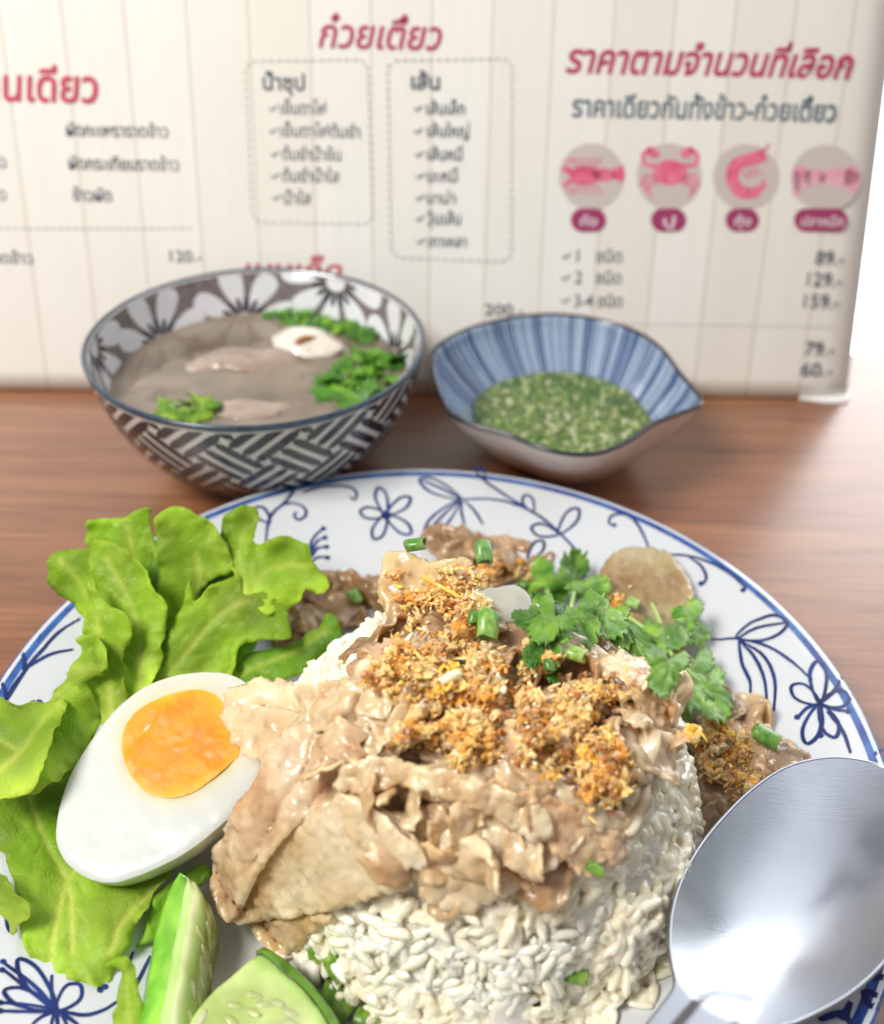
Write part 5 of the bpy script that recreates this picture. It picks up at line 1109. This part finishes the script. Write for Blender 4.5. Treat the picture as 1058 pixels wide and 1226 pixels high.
# a dome-like ring spacing, the rings drawn in towards the hollow
Pg = np.concatenate([cen_ + (Oo - cen_) * t_ for t_ in np.linspace(0, 1, nr + 1)[1:]] + [cen_[None]])
V = SPN.hit(Pg[:, 0], Pg[:, 1], sdep(Pg))
fs = [(i * nO2 + j, (i + 1) * nO2 + j, (i + 1) * nO2 + (j + 1) % nO2, i * nO2 + (j + 1) % nO2) for i in range(nr - 1) for j in range(nO2)] + [(len(V) - 1, j, (j + 1) % nO2) for j in range(nO2)]
N = vnormals(V, fs)
if N.mean(0) @ SPN.n < 0: fs = [f[::-1] for f in fs]
P = Pg; V2 = np.vstack([V, V - SPN.n * .09]); F2 = fs + [tuple(i + len(V) for i in f[::-1]) for f in fs]
def steel():
    m = mat('scratched_steel', (.38, .40, .44), (.43, .45, .49), scale=25, rough=.25, metal=1.0, bump=.00025, bscale=900)
    t = m.node_tree; N = t.nodes; L = t.links; b = N['Principled BSDF']
    b.inputs['Roughness'].default_value = .3
    tc = N.new('ShaderNodeTexCoord'); prev = None
    for k, rz in enumerate((.5, 1.3, 2.4)):
        mp = N.new('ShaderNodeMapping'); mp.inputs['Rotation'].default_value = (0, 0, rz); mp.inputs['Scale'].default_value = (90, 2600, 900); L.new(tc.outputs['Object'], mp.inputs[0])
        nz = N.new('ShaderNodeTexNoise'); nz.inputs['Scale'].default_value = 1; nz.inputs['Detail'].default_value = 2; L.new(mp.outputs[0], nz.inputs['Vector'])
        bp = N.new('ShaderNodeBump'); bp.inputs['Distance'].default_value = .000014; L.new(nz.outputs[0], bp.inputs['Height'])
        if prev: L.new(prev.outputs[0], bp.inputs['Normal'])
        prev = bp
    L.new(prev.outputs[0], b.inputs['Normal'])
    n4 = N.new('ShaderNodeTexNoise'); n4.inputs['Scale'].default_value = 55; n4.inputs['Detail'].default_value = 5; L.new(tc.outputs['Object'], n4.inputs['Vector'])
    m4 = N.new('ShaderNodeMapRange'); m4.inputs[1].default_value = .35; m4.inputs[2].default_value = .65; m4.inputs[3].default_value = .27; m4.inputs[4].default_value = .40
    L.new(n4.outputs[0], m4.inputs[0]); L.new(m4.outputs[0], b.inputs['Roughness'])
    return m
spoon = empty('serving_spoon', SPN.hit([962], [1052])[0] - [0, 0, 1.4], 'large dull steel spoon resting on the right rim of the plate against the rice', 'spoon')
bowlf, handf = [], []
for f in F2:
    y = np.mean([P[i % len(V), 1] for i in f]); x = np.mean([P[i % len(V), 0] for i in f])
    (handf if (x - 842) * .64 * -1 + (y - 1222) * .77 > 0 else bowlf).append(f)
def subset(V, fl):
    idx = sorted({i for f in fl for i in f}); mp = {k: i for i, k in enumerate(idx)}; return V[idx], [tuple(mp[i] for i in f) for f in fl]
ST = steel()
rimp = SPN.hit(Oo[:, 0], Oo[:, 1], sdep(Oo)) - SPN.n * .045
rv, rf = tube(np.vstack([rimp, rimp[:1]]), .055, 8, False); mk('rolled_rim', rv, rf, ST, spoon)
for n_, fl in (('spoon_bowl', bowlf), ('handle', handf)):
    v_, f_ = subset(V2, fl); mk(n_, v_, f_, ST, spoon)

# ------------------------------------------------------------------ fried garlic
GCOL = [((.90, .58, .19), .30), ((.80, .36, .06), .23), ((.93, .70, .34), .26), ((.46, .16, .03), .07), ((.96, .84, .58), .11), ((.95, .62, .08), .03)]
gc = np.array([g_[0] for g_ in GCOL]); gp = np.array([g_[1] for g_ in GCOL]); gp /= gp.sum()
ICO0, ICO1 = icos(0), icos(1)
def bit(rg, size, elong=1.0):
    v = ICO0[0] * (1 + .38 * rg.normal(0, 1, (12, 1))).clip(.4, 1.7) * size * np.array([elong, rg.uniform(.6, 1), rg.uniform(.45, .9)])
    return v @ rot_to(rg.normal(0, 1, 3), rg.normal(0, 1, 3)), ICO0[1]
def cluster(seed, R0, n=11):
    rg = np.random.default_rng(seed); parts = []; base = gc[rg.choice(len(gc), p=gp)]
    for i in range(n):
        o = rg.normal(0, 1, 3); o = o / np.linalg.norm(o) * R0 * rg.uniform(.2, .95) * np.array([1, .85, .6]); sz = R0 * rg.uniform(.28, .62)
        v, f = bit(rg, sz, rg.uniform(.9, 1.5)); cc = gc[rg.choice(len(gc), p=gp)]; c = (base * .6 + cc * .4) * rg.uniform(.8, 1.2); parts.append((v + o, f, c))
    for i in range(3):
        v, f = bit(rg, R0 * .16, rg.uniform(2.5, 5)); parts.append((v + rg.normal(0, R0 * .5, 3), f, base * 1.15))
    return join(parts)
CL = [cluster(500 + i, .19) for i in range(16)]
TREE = bvh()
def drop(px, py, tree):
    d = rays(px, py)[0]; d /= np.linalg.norm(d); h = tree.ray_cast(Vector(CAM), Vector(d))
    if h[0] is None: return None
    n = np.array(h[1]); n = n if n @ d < 0 else -n; return np.array(h[0]), n
def garlic(label, region, n, seed, solo_n, size=(.6, 1.35), pile=.25, dens=None):
    rg = np.random.default_rng(seed); g = np.array(region, float); x0, y0 = g.min(0); x1, y1 = g.max(0); pts = []
    while len(pts) < n:
        q = np.array([rg.uniform(x0, x1), rg.uniform(y0, y1)])
        if not inside(q[None], g)[0]: continue
        e_ = polydist(q[None], np.vstack([g, g[:1]]))[0]; k = fbm(np.array([[q[0] / 38, q[1] / 38, seed]]), 7, 2)[0]
        if rg.random() > np.clip(.30 + e_ / 60 + k * 1.5, .03, 1): continue
        pts.append(q)
    items = []
    for q in pts:
        h = drop(q[0], q[1], TREE)
        if h is None: continue
        p, nn = h; s_ = rg.uniform(*size) * (1.0 if rg.random() > .12 else 1.3); items.append((p + np.array([0, 0, rg.uniform(0, pile)]) + nn * .06, nn, s_, rg.integers(16)))
    root = empty('fried_garlic', np.mean([i[0] for i in items], 0), label, 'fried garlic'); items.sort(key=lambda i: -i[2])
    cm = [meshdata('garlic_crumb', v, f, MT['garlic'], c, smooth=False) for v, f, c in CL] if solo_n else []
    parts = []
    for k, (p, nn, s_, ci) in enumerate(items):
        Rm = rot_to(nn + rg.normal(0, .3, 3), rg.normal(0, 1, 3))
        if k < solo_n:
            o = bpy.data.objects.new('garlic_crumb', cm[ci]); COL.objects.link(o); o.parent = root
            Mx = Matrix([[Rm[0][r_] * s_, Rm[1][r_] * s_, Rm[2][r_] * s_] for r_ in range(3)]).to_4x4(); Mx.translation = Vector((p - ORG[root.name]) * S); o.matrix_local = Mx
        else:
            v, f, c = CL[ci]; parts.append((v * s_ @ Rm + p, f, c * rg.uniform(.85, 1.15)))
    for q in pts * 3:
        q = q + rg.normal(0, 9, 2); h = drop(q[0], q[1], TREE)
        if h is None: continue
        v, f = bit(rg, rg.uniform(.03, .075), rg.uniform(.9, 2.6)); parts.append((v + h[0] + h[1] * .04 + [0, 0, rg.uniform(0, pile * .8)], f, gc[rg.choice(len(gc), p=gp)] * rg.uniform(.85, 1.2)))
    V, fs, cl = join(parts); mk('garlic_crumbs', V, fs, MT['garlic'], root, col=np.clip(cl, 0, 1), kind='stuff', smooth=False); return root
GREG = [(470, 690), (505, 680), (540, 690), (565, 720), (600, 735), (640, 770), (690, 790), (725, 800), (760, 830), (765, 860), (742, 885), (770, 925), (745, 960), (700, 965), (665, 940), (630, 915), (590, 920), (545, 915), (500, 905), (462, 898), (478, 860), (440, 835), (436, 815), (465, 800), (470, 770), (432, 780), (430, 765), (470, 745)]
garlic('loose heap of golden fried garlic crumbs on top of the pork and rice', GREG, 480, 3, 260, size=(.55, 1.25), pile=.35)
garlic('patch of fried garlic crumbs on the plate right of the rice', [(825, 880), (860, 862), (890, 885), (925, 920), (905, 950), (870, 968), (842, 960), (832, 925)], 70, 4, 30, size=(.55, 1.2), pile=.2)
garlic('fine garlic crumbs behind the coriander stalks', [(700, 705), (740, 715), (760, 735), (735, 750), (705, 740)], 16, 5, 6, pile=.1)
garlic('few garlic crumbs on the slices at the back of the heap', [(560, 690), (590, 665), (640, 680), (620, 720), (580, 720)], 34, 6, 10, pile=.1)

# garlic slivers one can pick out
def sliver(label, pts, wd, z, col, name='garlic_sliver'):
    P = []
    for q in pts:
        h = drop(q[0], q[1], TREE2); P.append(h[0] + [0, 0, z])
    P = spline(P, 5); V, fs = tube(P, np.r_[.02, np.full(len(P) - 2, wd / 2), .02], 7); V = V + .02 * fbm(V * 6, 3, 2)[:, None]
    return mk(name, V, fs, MT['garlic'], col=np.ones((len(V), 3)) * col, label=label, cat='garlic')
TREE2 = TREE
sliver('long golden garlic sliver slanting at the top left of the crumbs', [(503, 700), (530, 716), (560, 732)], .12, .35, (.85, .55, .12))
sliver('thin yellow garlic sliver across the middle of the crumbs', [(498, 812), (530, 806), (562, 802)], .13, .42, (.88, .62, .22))
sliver('short thick pale garlic stick below the thin sliver', [(520, 838), (536, 828), (550, 822)], .26, .45, (.92, .82, .56))
sliver('pale garlic flake hanging at the right of the crumbs', [(588, 812), (596, 830), (602, 845)], .2, .42, (.92, .86, .66))
sliver('black burnt garlic sliver in the middle of the crumbs', [(538, 808), (552, 806), (565, 808)], .14, .38, (.03, .02, .015))

# ------------------------------------------------------------------ herbs
TREE = TREE2 = bvh()
def corleaf(cx, cy, size, ang, sq=1.0, seed=0):
    rg = np.random.default_rng(seed); out = [(cx, cy)]; th = np.linspace(-2.25, 2.25, 46)
    for i, t_ in enumerate(th):
        lob = .52 + .48 * abs(math.cos(t_ * 1.45)) ** .8; tooth = 1 + .16 * (1 - 2 * abs((i * .42) % 1 - .5) * 2) + rg.normal(0, .03)
        r = size * lob * tooth * (1 - .13 * abs(t_)); x, y = r * math.cos(t_), r * math.sin(t_) * sq; out.append((cx + x * math.cos(ang) - y * math.sin(ang), cy + x * math.sin(ang) + y * math.cos(ang)))
    return out
sprigs = {}
def cor(root, cx, cy, size, deg, lift, tint=(1, 1, 1), sq=.85, seed=0, tilt=(0, 0)):
    a = math.radians(deg); size *= 1.16; O = corleaf(cx, cy, size, a, sq, seed); mx, my = cx + size * .5 * math.cos(a), cy + size * .5 * math.sin(a)
    h = drop(mx, my, TREE); z0 = (h[0][2] if h is not None else 2) + lift
    an = [(mx, my, z0), (mx + 30, my, z0 + tilt[0]), (mx, my + 30, z0 + tilt[1] - .0), (cx, cy, z0 + .12)]
    P, T, ed = fill(O, 2.6, 0, n=1); z = rbf([q[:2] for q in an], [q[2] for q in an], P); V = W(P[:, 0], P[:, 1], z); N = vnormals(V, T)
    if (N @ (CAM - V.mean(0))).mean() < 0: N = -N
    vs = [[(cx, cy), (cx + size * .85 * math.cos(a + b_), cy + size * .85 * math.sin(a + b_))] for b_ in (-.95, -.5, 0, .5, .95)]
    ve = np.zeros(len(P))
    for v in vs: ve = np.maximum(ve, np.exp(-(polydist(P, np.array(v)) / 1.7) ** 2))
    V = V + N * (-.035 * ve + .07 * fbm(V * 2.3, seed + 3, 2) - .12 * (np.linalg.norm(P - [mx, my], axis=1) / size) ** 2)[:, None]
    V2, F2 = thicken(V, T, ed, .035, 3); ve2 = np.r_[ve, ve][:, None] * .3; c = np.array(tint) * (1 - ve2) + np.array([2.6, 1.6, 3]) * ve2 * .6
    return mk('leaflet', V2, F2, MT['corian'], root, col=c)
def stem3(root, pts, rad=.07, name='stem'):
    P = []
    for x, y, l in pts:
        h = drop(x, y, TREE); P.append(W1(x, y, (h[0][2] if h is not None else 2) + l))
    V, fs = tube(spline(P, 6), rad, 8); return mk(name, V, fs, MT['stem'], root)
def sprig(label, x, y):
    h = drop(x, y, TREE); return empty('coriander_sprig', h[0], label, 'coriander', 'coriander sprigs on the heap')
L1, L2, L3 = (1.75, 1.55, 1.4), (1.2, 1.15, 1.1), (.6, .75, .6)
r_ = sprig('upright coriander sprig with bright serrated tips at the back right of the heap', 670, 720)
cor(r_, 652, 700, 30, -100, .75, L1, seed=1, tilt=(.1, -.5)); cor(r_, 660, 722, 30, -60, .7, L1, seed=2, tilt=(0, -.5)); cor(r_, 682, 700, 38, -75, .7, L2, seed=3, tilt=(-.2, -.6)); cor(r_, 700, 712, 32, -30, .65, L1, seed=4, tilt=(-.3, -.3))
cor(r_, 668, 742, 34, 165, .55, L3, seed=5); cor(r_, 660, 760, 34, 100, .5, L2, seed=6, tilt=(.2, .2)); stem3(r_, [(655, 760, .3), (660, 735, .6), (655, 705, .8)]); stem3(r_, [(665, 765, .3), (680, 740, .5), (688, 705, .75)])
r_ = sprig('broad dark coriander leaves lying in the middle of the garnish', 700, 745)
cor(r_, 690, 728, 44, 70, .75, L2, seed=7, tilt=(.1, .1)); cor(r_, 712, 735, 40, 30, .6, L1, seed=8, tilt=(-.2, .1)); cor(r_, 665, 735, 38, 130, .65, L2, seed=9); cor(r_, 735, 742, 32, 60, .5, L1, seed=10); stem3(r_, [(640, 722, .5), (672, 728, .75), (712, 738, .7)], .06)
r_ = sprig('coriander sprig trailing right and down to the plate', 800, 780)
cor(r_, 770, 745, 44, 65, .7, (1.1, 1.1, 1.2), seed=11, tilt=(-.3, .1)); cor(r_, 790, 765, 34, -10, .6, L1, seed=12, tilt=(-.4, .1)); cor(r_, 812, 750, 34, 20, .7, L1, seed=13, tilt=(-.4, 0)); cor(r_, 800, 790, 40, 100, .6, L2, seed=14, tilt=(-.3, .1))
cor(r_, 825, 800, 46, 75, .7, (1.15, 1.15, 1.4), seed=15, tilt=(-.3, .2)); cor(r_, 845, 822, 42, 60, .6, L1, seed=16, tilt=(-.3, .1)); cor(r_, 812, 800, 30, 170, .4, L3, seed=17); cor(r_, 822, 738, 24, -50, .8, L1, seed=18)
stem3(r_, [(715, 728, .6), (745, 735, .7), (780, 760, .7), (815, 795, .7), (845, 825, .6)], .065); stem3(r_, [(780, 722, .6), (790, 745, .7), (800, 765, .6)], .05)
r_ = sprig('small dark coriander leaves tucked low beside the spring onions', 645, 770)
cor(r_, 650, 770, 30, 130, .4, L3, seed=19); cor(r_, 640, 745, 26, 200, .45, L3, seed=20); cor(r_, 655, 790, 26, 60, .4, L3, seed=21)
def longleaf():
    O = [(722, 738), (745, 745), (768, 765), (785, 795), (788, 822), (780, 832), (772, 812), (755, 785), (732, 762)]
    h = drop(760, 780, TREE)[0][2]
    V, fs, ve, ed, P = sheet(O, [(722, 738, h + .75), (785, 795, h + .45), (780, 832, h + .0), (750, 775, h + .5)], step=3, th=.05, jag=1.6, ruffle=.05, seed=5, edge=3, veins=[[(725, 742), (755, 765), (778, 800), (782, 826)]], veindepth=.05, veinw=2)
    mk('herb_leaf', V, fs, MT['corian'], col=np.ones((len(V), 3)) * [.8, .85, .7] + np.clip(ve, 0, 1)[:, None] * [.8, .4, .5], label='long smooth herb leaf with a serrated edge under the coriander', cat='herb leaf')
longleaf()
def ring(label, x, y, lift, rad, ln, deg, up=.0, tint=(1, 1, 1), wall=.05, at=None, squash=.8):
    h = drop(x, y, TREE); z0 = (h[0][2] if h is not None else 1.5) + lift if at is None else at
    c = W1(x, y, z0); a = math.radians(deg); R_, U_ = np.array(rt), np.array(upv); ax = R_ * math.cos(a) - U_ * math.sin(a); ax = ax * math.cos(up) - np.array(fwd) * math.sin(up)
    b1 = np.cross(ax, [.3, .2, .9]); b1 /= np.linalg.norm(b1); b2 = np.cross(ax, b1) * squash; V = []; n = 20; prof = [(-ln / 2, rad - wall), (-ln / 2, rad - wall * .3), (-ln / 2 + .02, rad), (0, rad * 1.02), (ln / 2 - .02, rad), (ln / 2, rad - wall * .3), (ln / 2, rad - wall), (0, rad - wall)]
    for i in range(n):
        t_ = i * 2 * math.pi / n
        for (l_, r_2) in prof: V.append(c + ax * (l_ + .03 * math.sin(2 * t_ + x)) + (b1 * math.cos(t_) + b2 * math.sin(t_)) * r_2)
    V = np.array(V); fs = grid_faces(n, len(prof), wrap_u=True, wrap_v=True); q = np.tile(np.abs([p[0] / ln * 2 for p in prof]), n)[:, None]
    cc_ = np.array(tint) * (1 - .25 * (q > .9)) + np.array([.6, .35, .6]) * (q > .9) * .8
    return mk('spring_onion_ring', V, fs, MT['scallion'], col=cc_, label=label, cat='spring onion', group='chopped spring onion')
ring('dark green spring onion piece lying flat at the top of the upright slice', 497, 652, .12, .22, .55, -8, .2, (.55, .75, .7), at=8.0)
ring('large upright spring onion tube at the very top of the heap', 579, 661, .3, .26, .62, 84, .35, (.9, .95, 1.6), at=7.7)
ring('light green spring onion tube in the middle of the garlic', 584, 748, .45, .28, .72, 95, .4, (1.35, 1.2, 1.5))
ring('short dark spring onion ring left of the light green tube', 568, 740, .3, .17, .35, 100, .4, (.6, .75, .6))
for i, (x, y, r, l, d, t_) in enumerate([(627, 700, .2, .4, 30, .5), (640, 738, .22, .5, 120, .45), (648, 765, .22, .5, 60, .5), (660, 780, .2, .4, 10, .45), (658, 797, .15, .3, 80, .5), (632, 715, .2, .45, -20, .6)]):
    ring(['dark spring onion ring touching the right end of the onion slice', 'dark spring onion ring below and right of the onion slice', 'dark spring onion ring between the crumbs and the low coriander leaf', 'dark spring onion ring at the tail of the low coriander leaf', 'smallest dark spring onion ring under the low coriander leaf', 'dark spring onion ring above the broad coriander leaves'][i], x, y, .22, r, l, d, .5, (t_, t_ * 1.2, t_))
ring('yellow green spring onion cut right of the heap centre', 690, 783, .3, .22, .45, 15, .3, (1.8, 1.35, 2))
ring('pale spring onion stub under the coriander stalk', 708, 760, .4, .22, .5, -40, .4, (1.9, 1.4, 2.2))
ring('pale spring onion slice behind the trailing coriander', 757, 722, .35, .24, .45, 20, .4, (1.8, 1.45, 2.4))
ring('round pale green onion piece at the right edge of the rice', 818, 858, .3, .28, .45, 100, .3, (1.5, 1.2, 1.6))
ring('bright lime onion sliver on the right shoulder of the rice', 818, 898, .2, .15, .6, 60, .1, (2.1, 1.45, 1.2))
ring('wide dark green spring onion piece right on the plate near the spoon', 917, 882, .35, .3, .75, 30, .2, (.6, .75, .6))
ring('green spring onion piece on the browned pork at the left', 425, 714, .3, .24, .5, 60, .2, (.9, .95, .8))
for i, (x, y, r, l, d, lb) in enumerate([(400, 1200, .42, .9, 30, 'green onion piece showing at the bottom of the rice, front left'), (403, 1155, .3, .7, 60, 'green onion piece between loose grains above the bottom one'), (690, 1168, .22, .5, 10, 'small dark green onion piece pressed into the rice at the front'), (440, 1222, .3, .6, 10, 'green onion piece cut off by the bottom edge of the view'), (378, 1140, .22, .6, 80, 'narrow green onion piece under the pork at the left front'), (712, 1040, .15, .4, 30, 'little green onion sliver where the pork meets the rice')]):
    ring(lb, x, y, .16, r, l, d, .1, (.95, .9, .55))
V, fs, ve, ed, P = sheet([(586, 712), (598, 703), (615, 702), (632, 714), (636, 730), (626, 742), (606, 746), (592, 738)], [(586, 712, 7.6), (636, 730, 7.55), (606, 746, 7.5), (610, 722, 7.7)], step=3.5, th=.14, ruffle=.12, rough=.04, seed=6, edge=6)
mk('onion_slice', V, fs, MT['onion'], label='glassy white onion slice on the heap beside the spring onions', cat='onion')
V, fs, ve, ed, P = sheet([(575, 708), (590, 703), (596, 716), (590, 728), (575, 724)], [(575, 708, 7.6), (590, 703, 7.6), (590, 728, 7.5)], step=3.5, th=.25, ruffle=.1, rough=.08, seed=16, edge=6)
mk('garlic_chunk', V, fs, MT['onion'], label='small opaque white garlic chunk left of the onion slice', cat='garlic')
for lb, O, z in (('yellowish garlic clove piece in the rice at the front left', [(355, 1160), (368, 1150), (382, 1158), (383, 1185), (370, 1195), (356, 1185)], .25), ('pale cooked garlic piece at the bottom of the rice', [(590, 1200), (610, 1190), (632, 1205), (640, 1240), (600, 1250), (585, 1225)], .2)):
    V, fs, ve, ed, P = sheet(O, [(O[0][0], O[0][1], z), (O[2][0], O[2][1], z), (O[4][0], O[4][1], z)], step=3.5, th=.3, rough=.06, seed=26, edge=8, mode='lift')
    mk('garlic_chunk', V, fs, MT['tofu'], label=lb, cat='garlic')

# ------------------------------------------------------------------ leave out slices nothing shows of; describe the others by where they lie
bpy.context.view_layer.update(); DG = bpy.context.evaluated_depsgraph_get(); seen = {}
for y in range(600, 1226, 5):
    D_ = rays(np.arange(2, 1058, 5), np.full(len(range(2, 1058, 5)), y))
    for k, d in enumerate(D_):
        ok, _l, _n, _i, ob, _m = sc.ray_cast(DG, Vector(CAM * S), Vector(d).normalized())
        if ok and ob.name.startswith('pork_slice'): seen.setdefault(ob.name, []).append((2 + 5 * k, y))
LAND = [('the egg', 270, 860), ('the folded slice', 350, 1000), ('the arching slice', 540, 945), ('the light green spring onion', 584, 748), ('the onion slice', 615, 722), ('the upright slice', 510, 705), ('the upright coriander', 665, 715), ('the trailing coriander', 820, 800),
        ('the round translucent slice', 775, 705), ('the spoon', 900, 940), ('the long golden sliver', 530, 716), ('the right shoulder slice', 760, 820), ('the lettuce tips', 390, 690), ('the burnt sliver', 552, 806), ('the front rice', 600, 1090), ('the right side garlic', 870, 915), ('the knobbly ruffled slice', 440, 860), ('the round onion piece', 818, 858)]
used = set()
for o in [o for o in sc.objects if o.name.startswith('pork_slice') and o.get('group') != 'slices of stir-fried pork']:
    h = seen.get(o.name, [])
    if len(h) < 2: bpy.data.objects.remove(o); continue
    m_ = np.mean(h, 0); n_ = len(h); size = 'tiny visible bit of' if n_ < 8 else 'small' if n_ < 25 else 'medium' if n_ < 60 else 'large'
    h = np.array(h); wd, ht = np.ptp(h[:, 0]) + 5, np.ptp(h[:, 1]) + 5; shp = 'wide' if wd > 1.6 * ht else 'narrow upright' if ht > 1.4 * wd else 'crumpled'
    for nm, x, y in sorted(LAND, key=lambda l: math.hypot(l[1] - m_[0], l[2] - m_[1])):
        dx, dy = m_[0] - x, m_[1] - y; rel = ('right of' if dx > 0 else 'left of') if abs(dx) > abs(dy) else ('below' if dy > 0 else 'above')
        lab = f"{size} {shp} pork slice {rel} {nm}"
        if lab not in used: break
    used.add(lab); o['label'] = lab
print('slices shown', len(used))
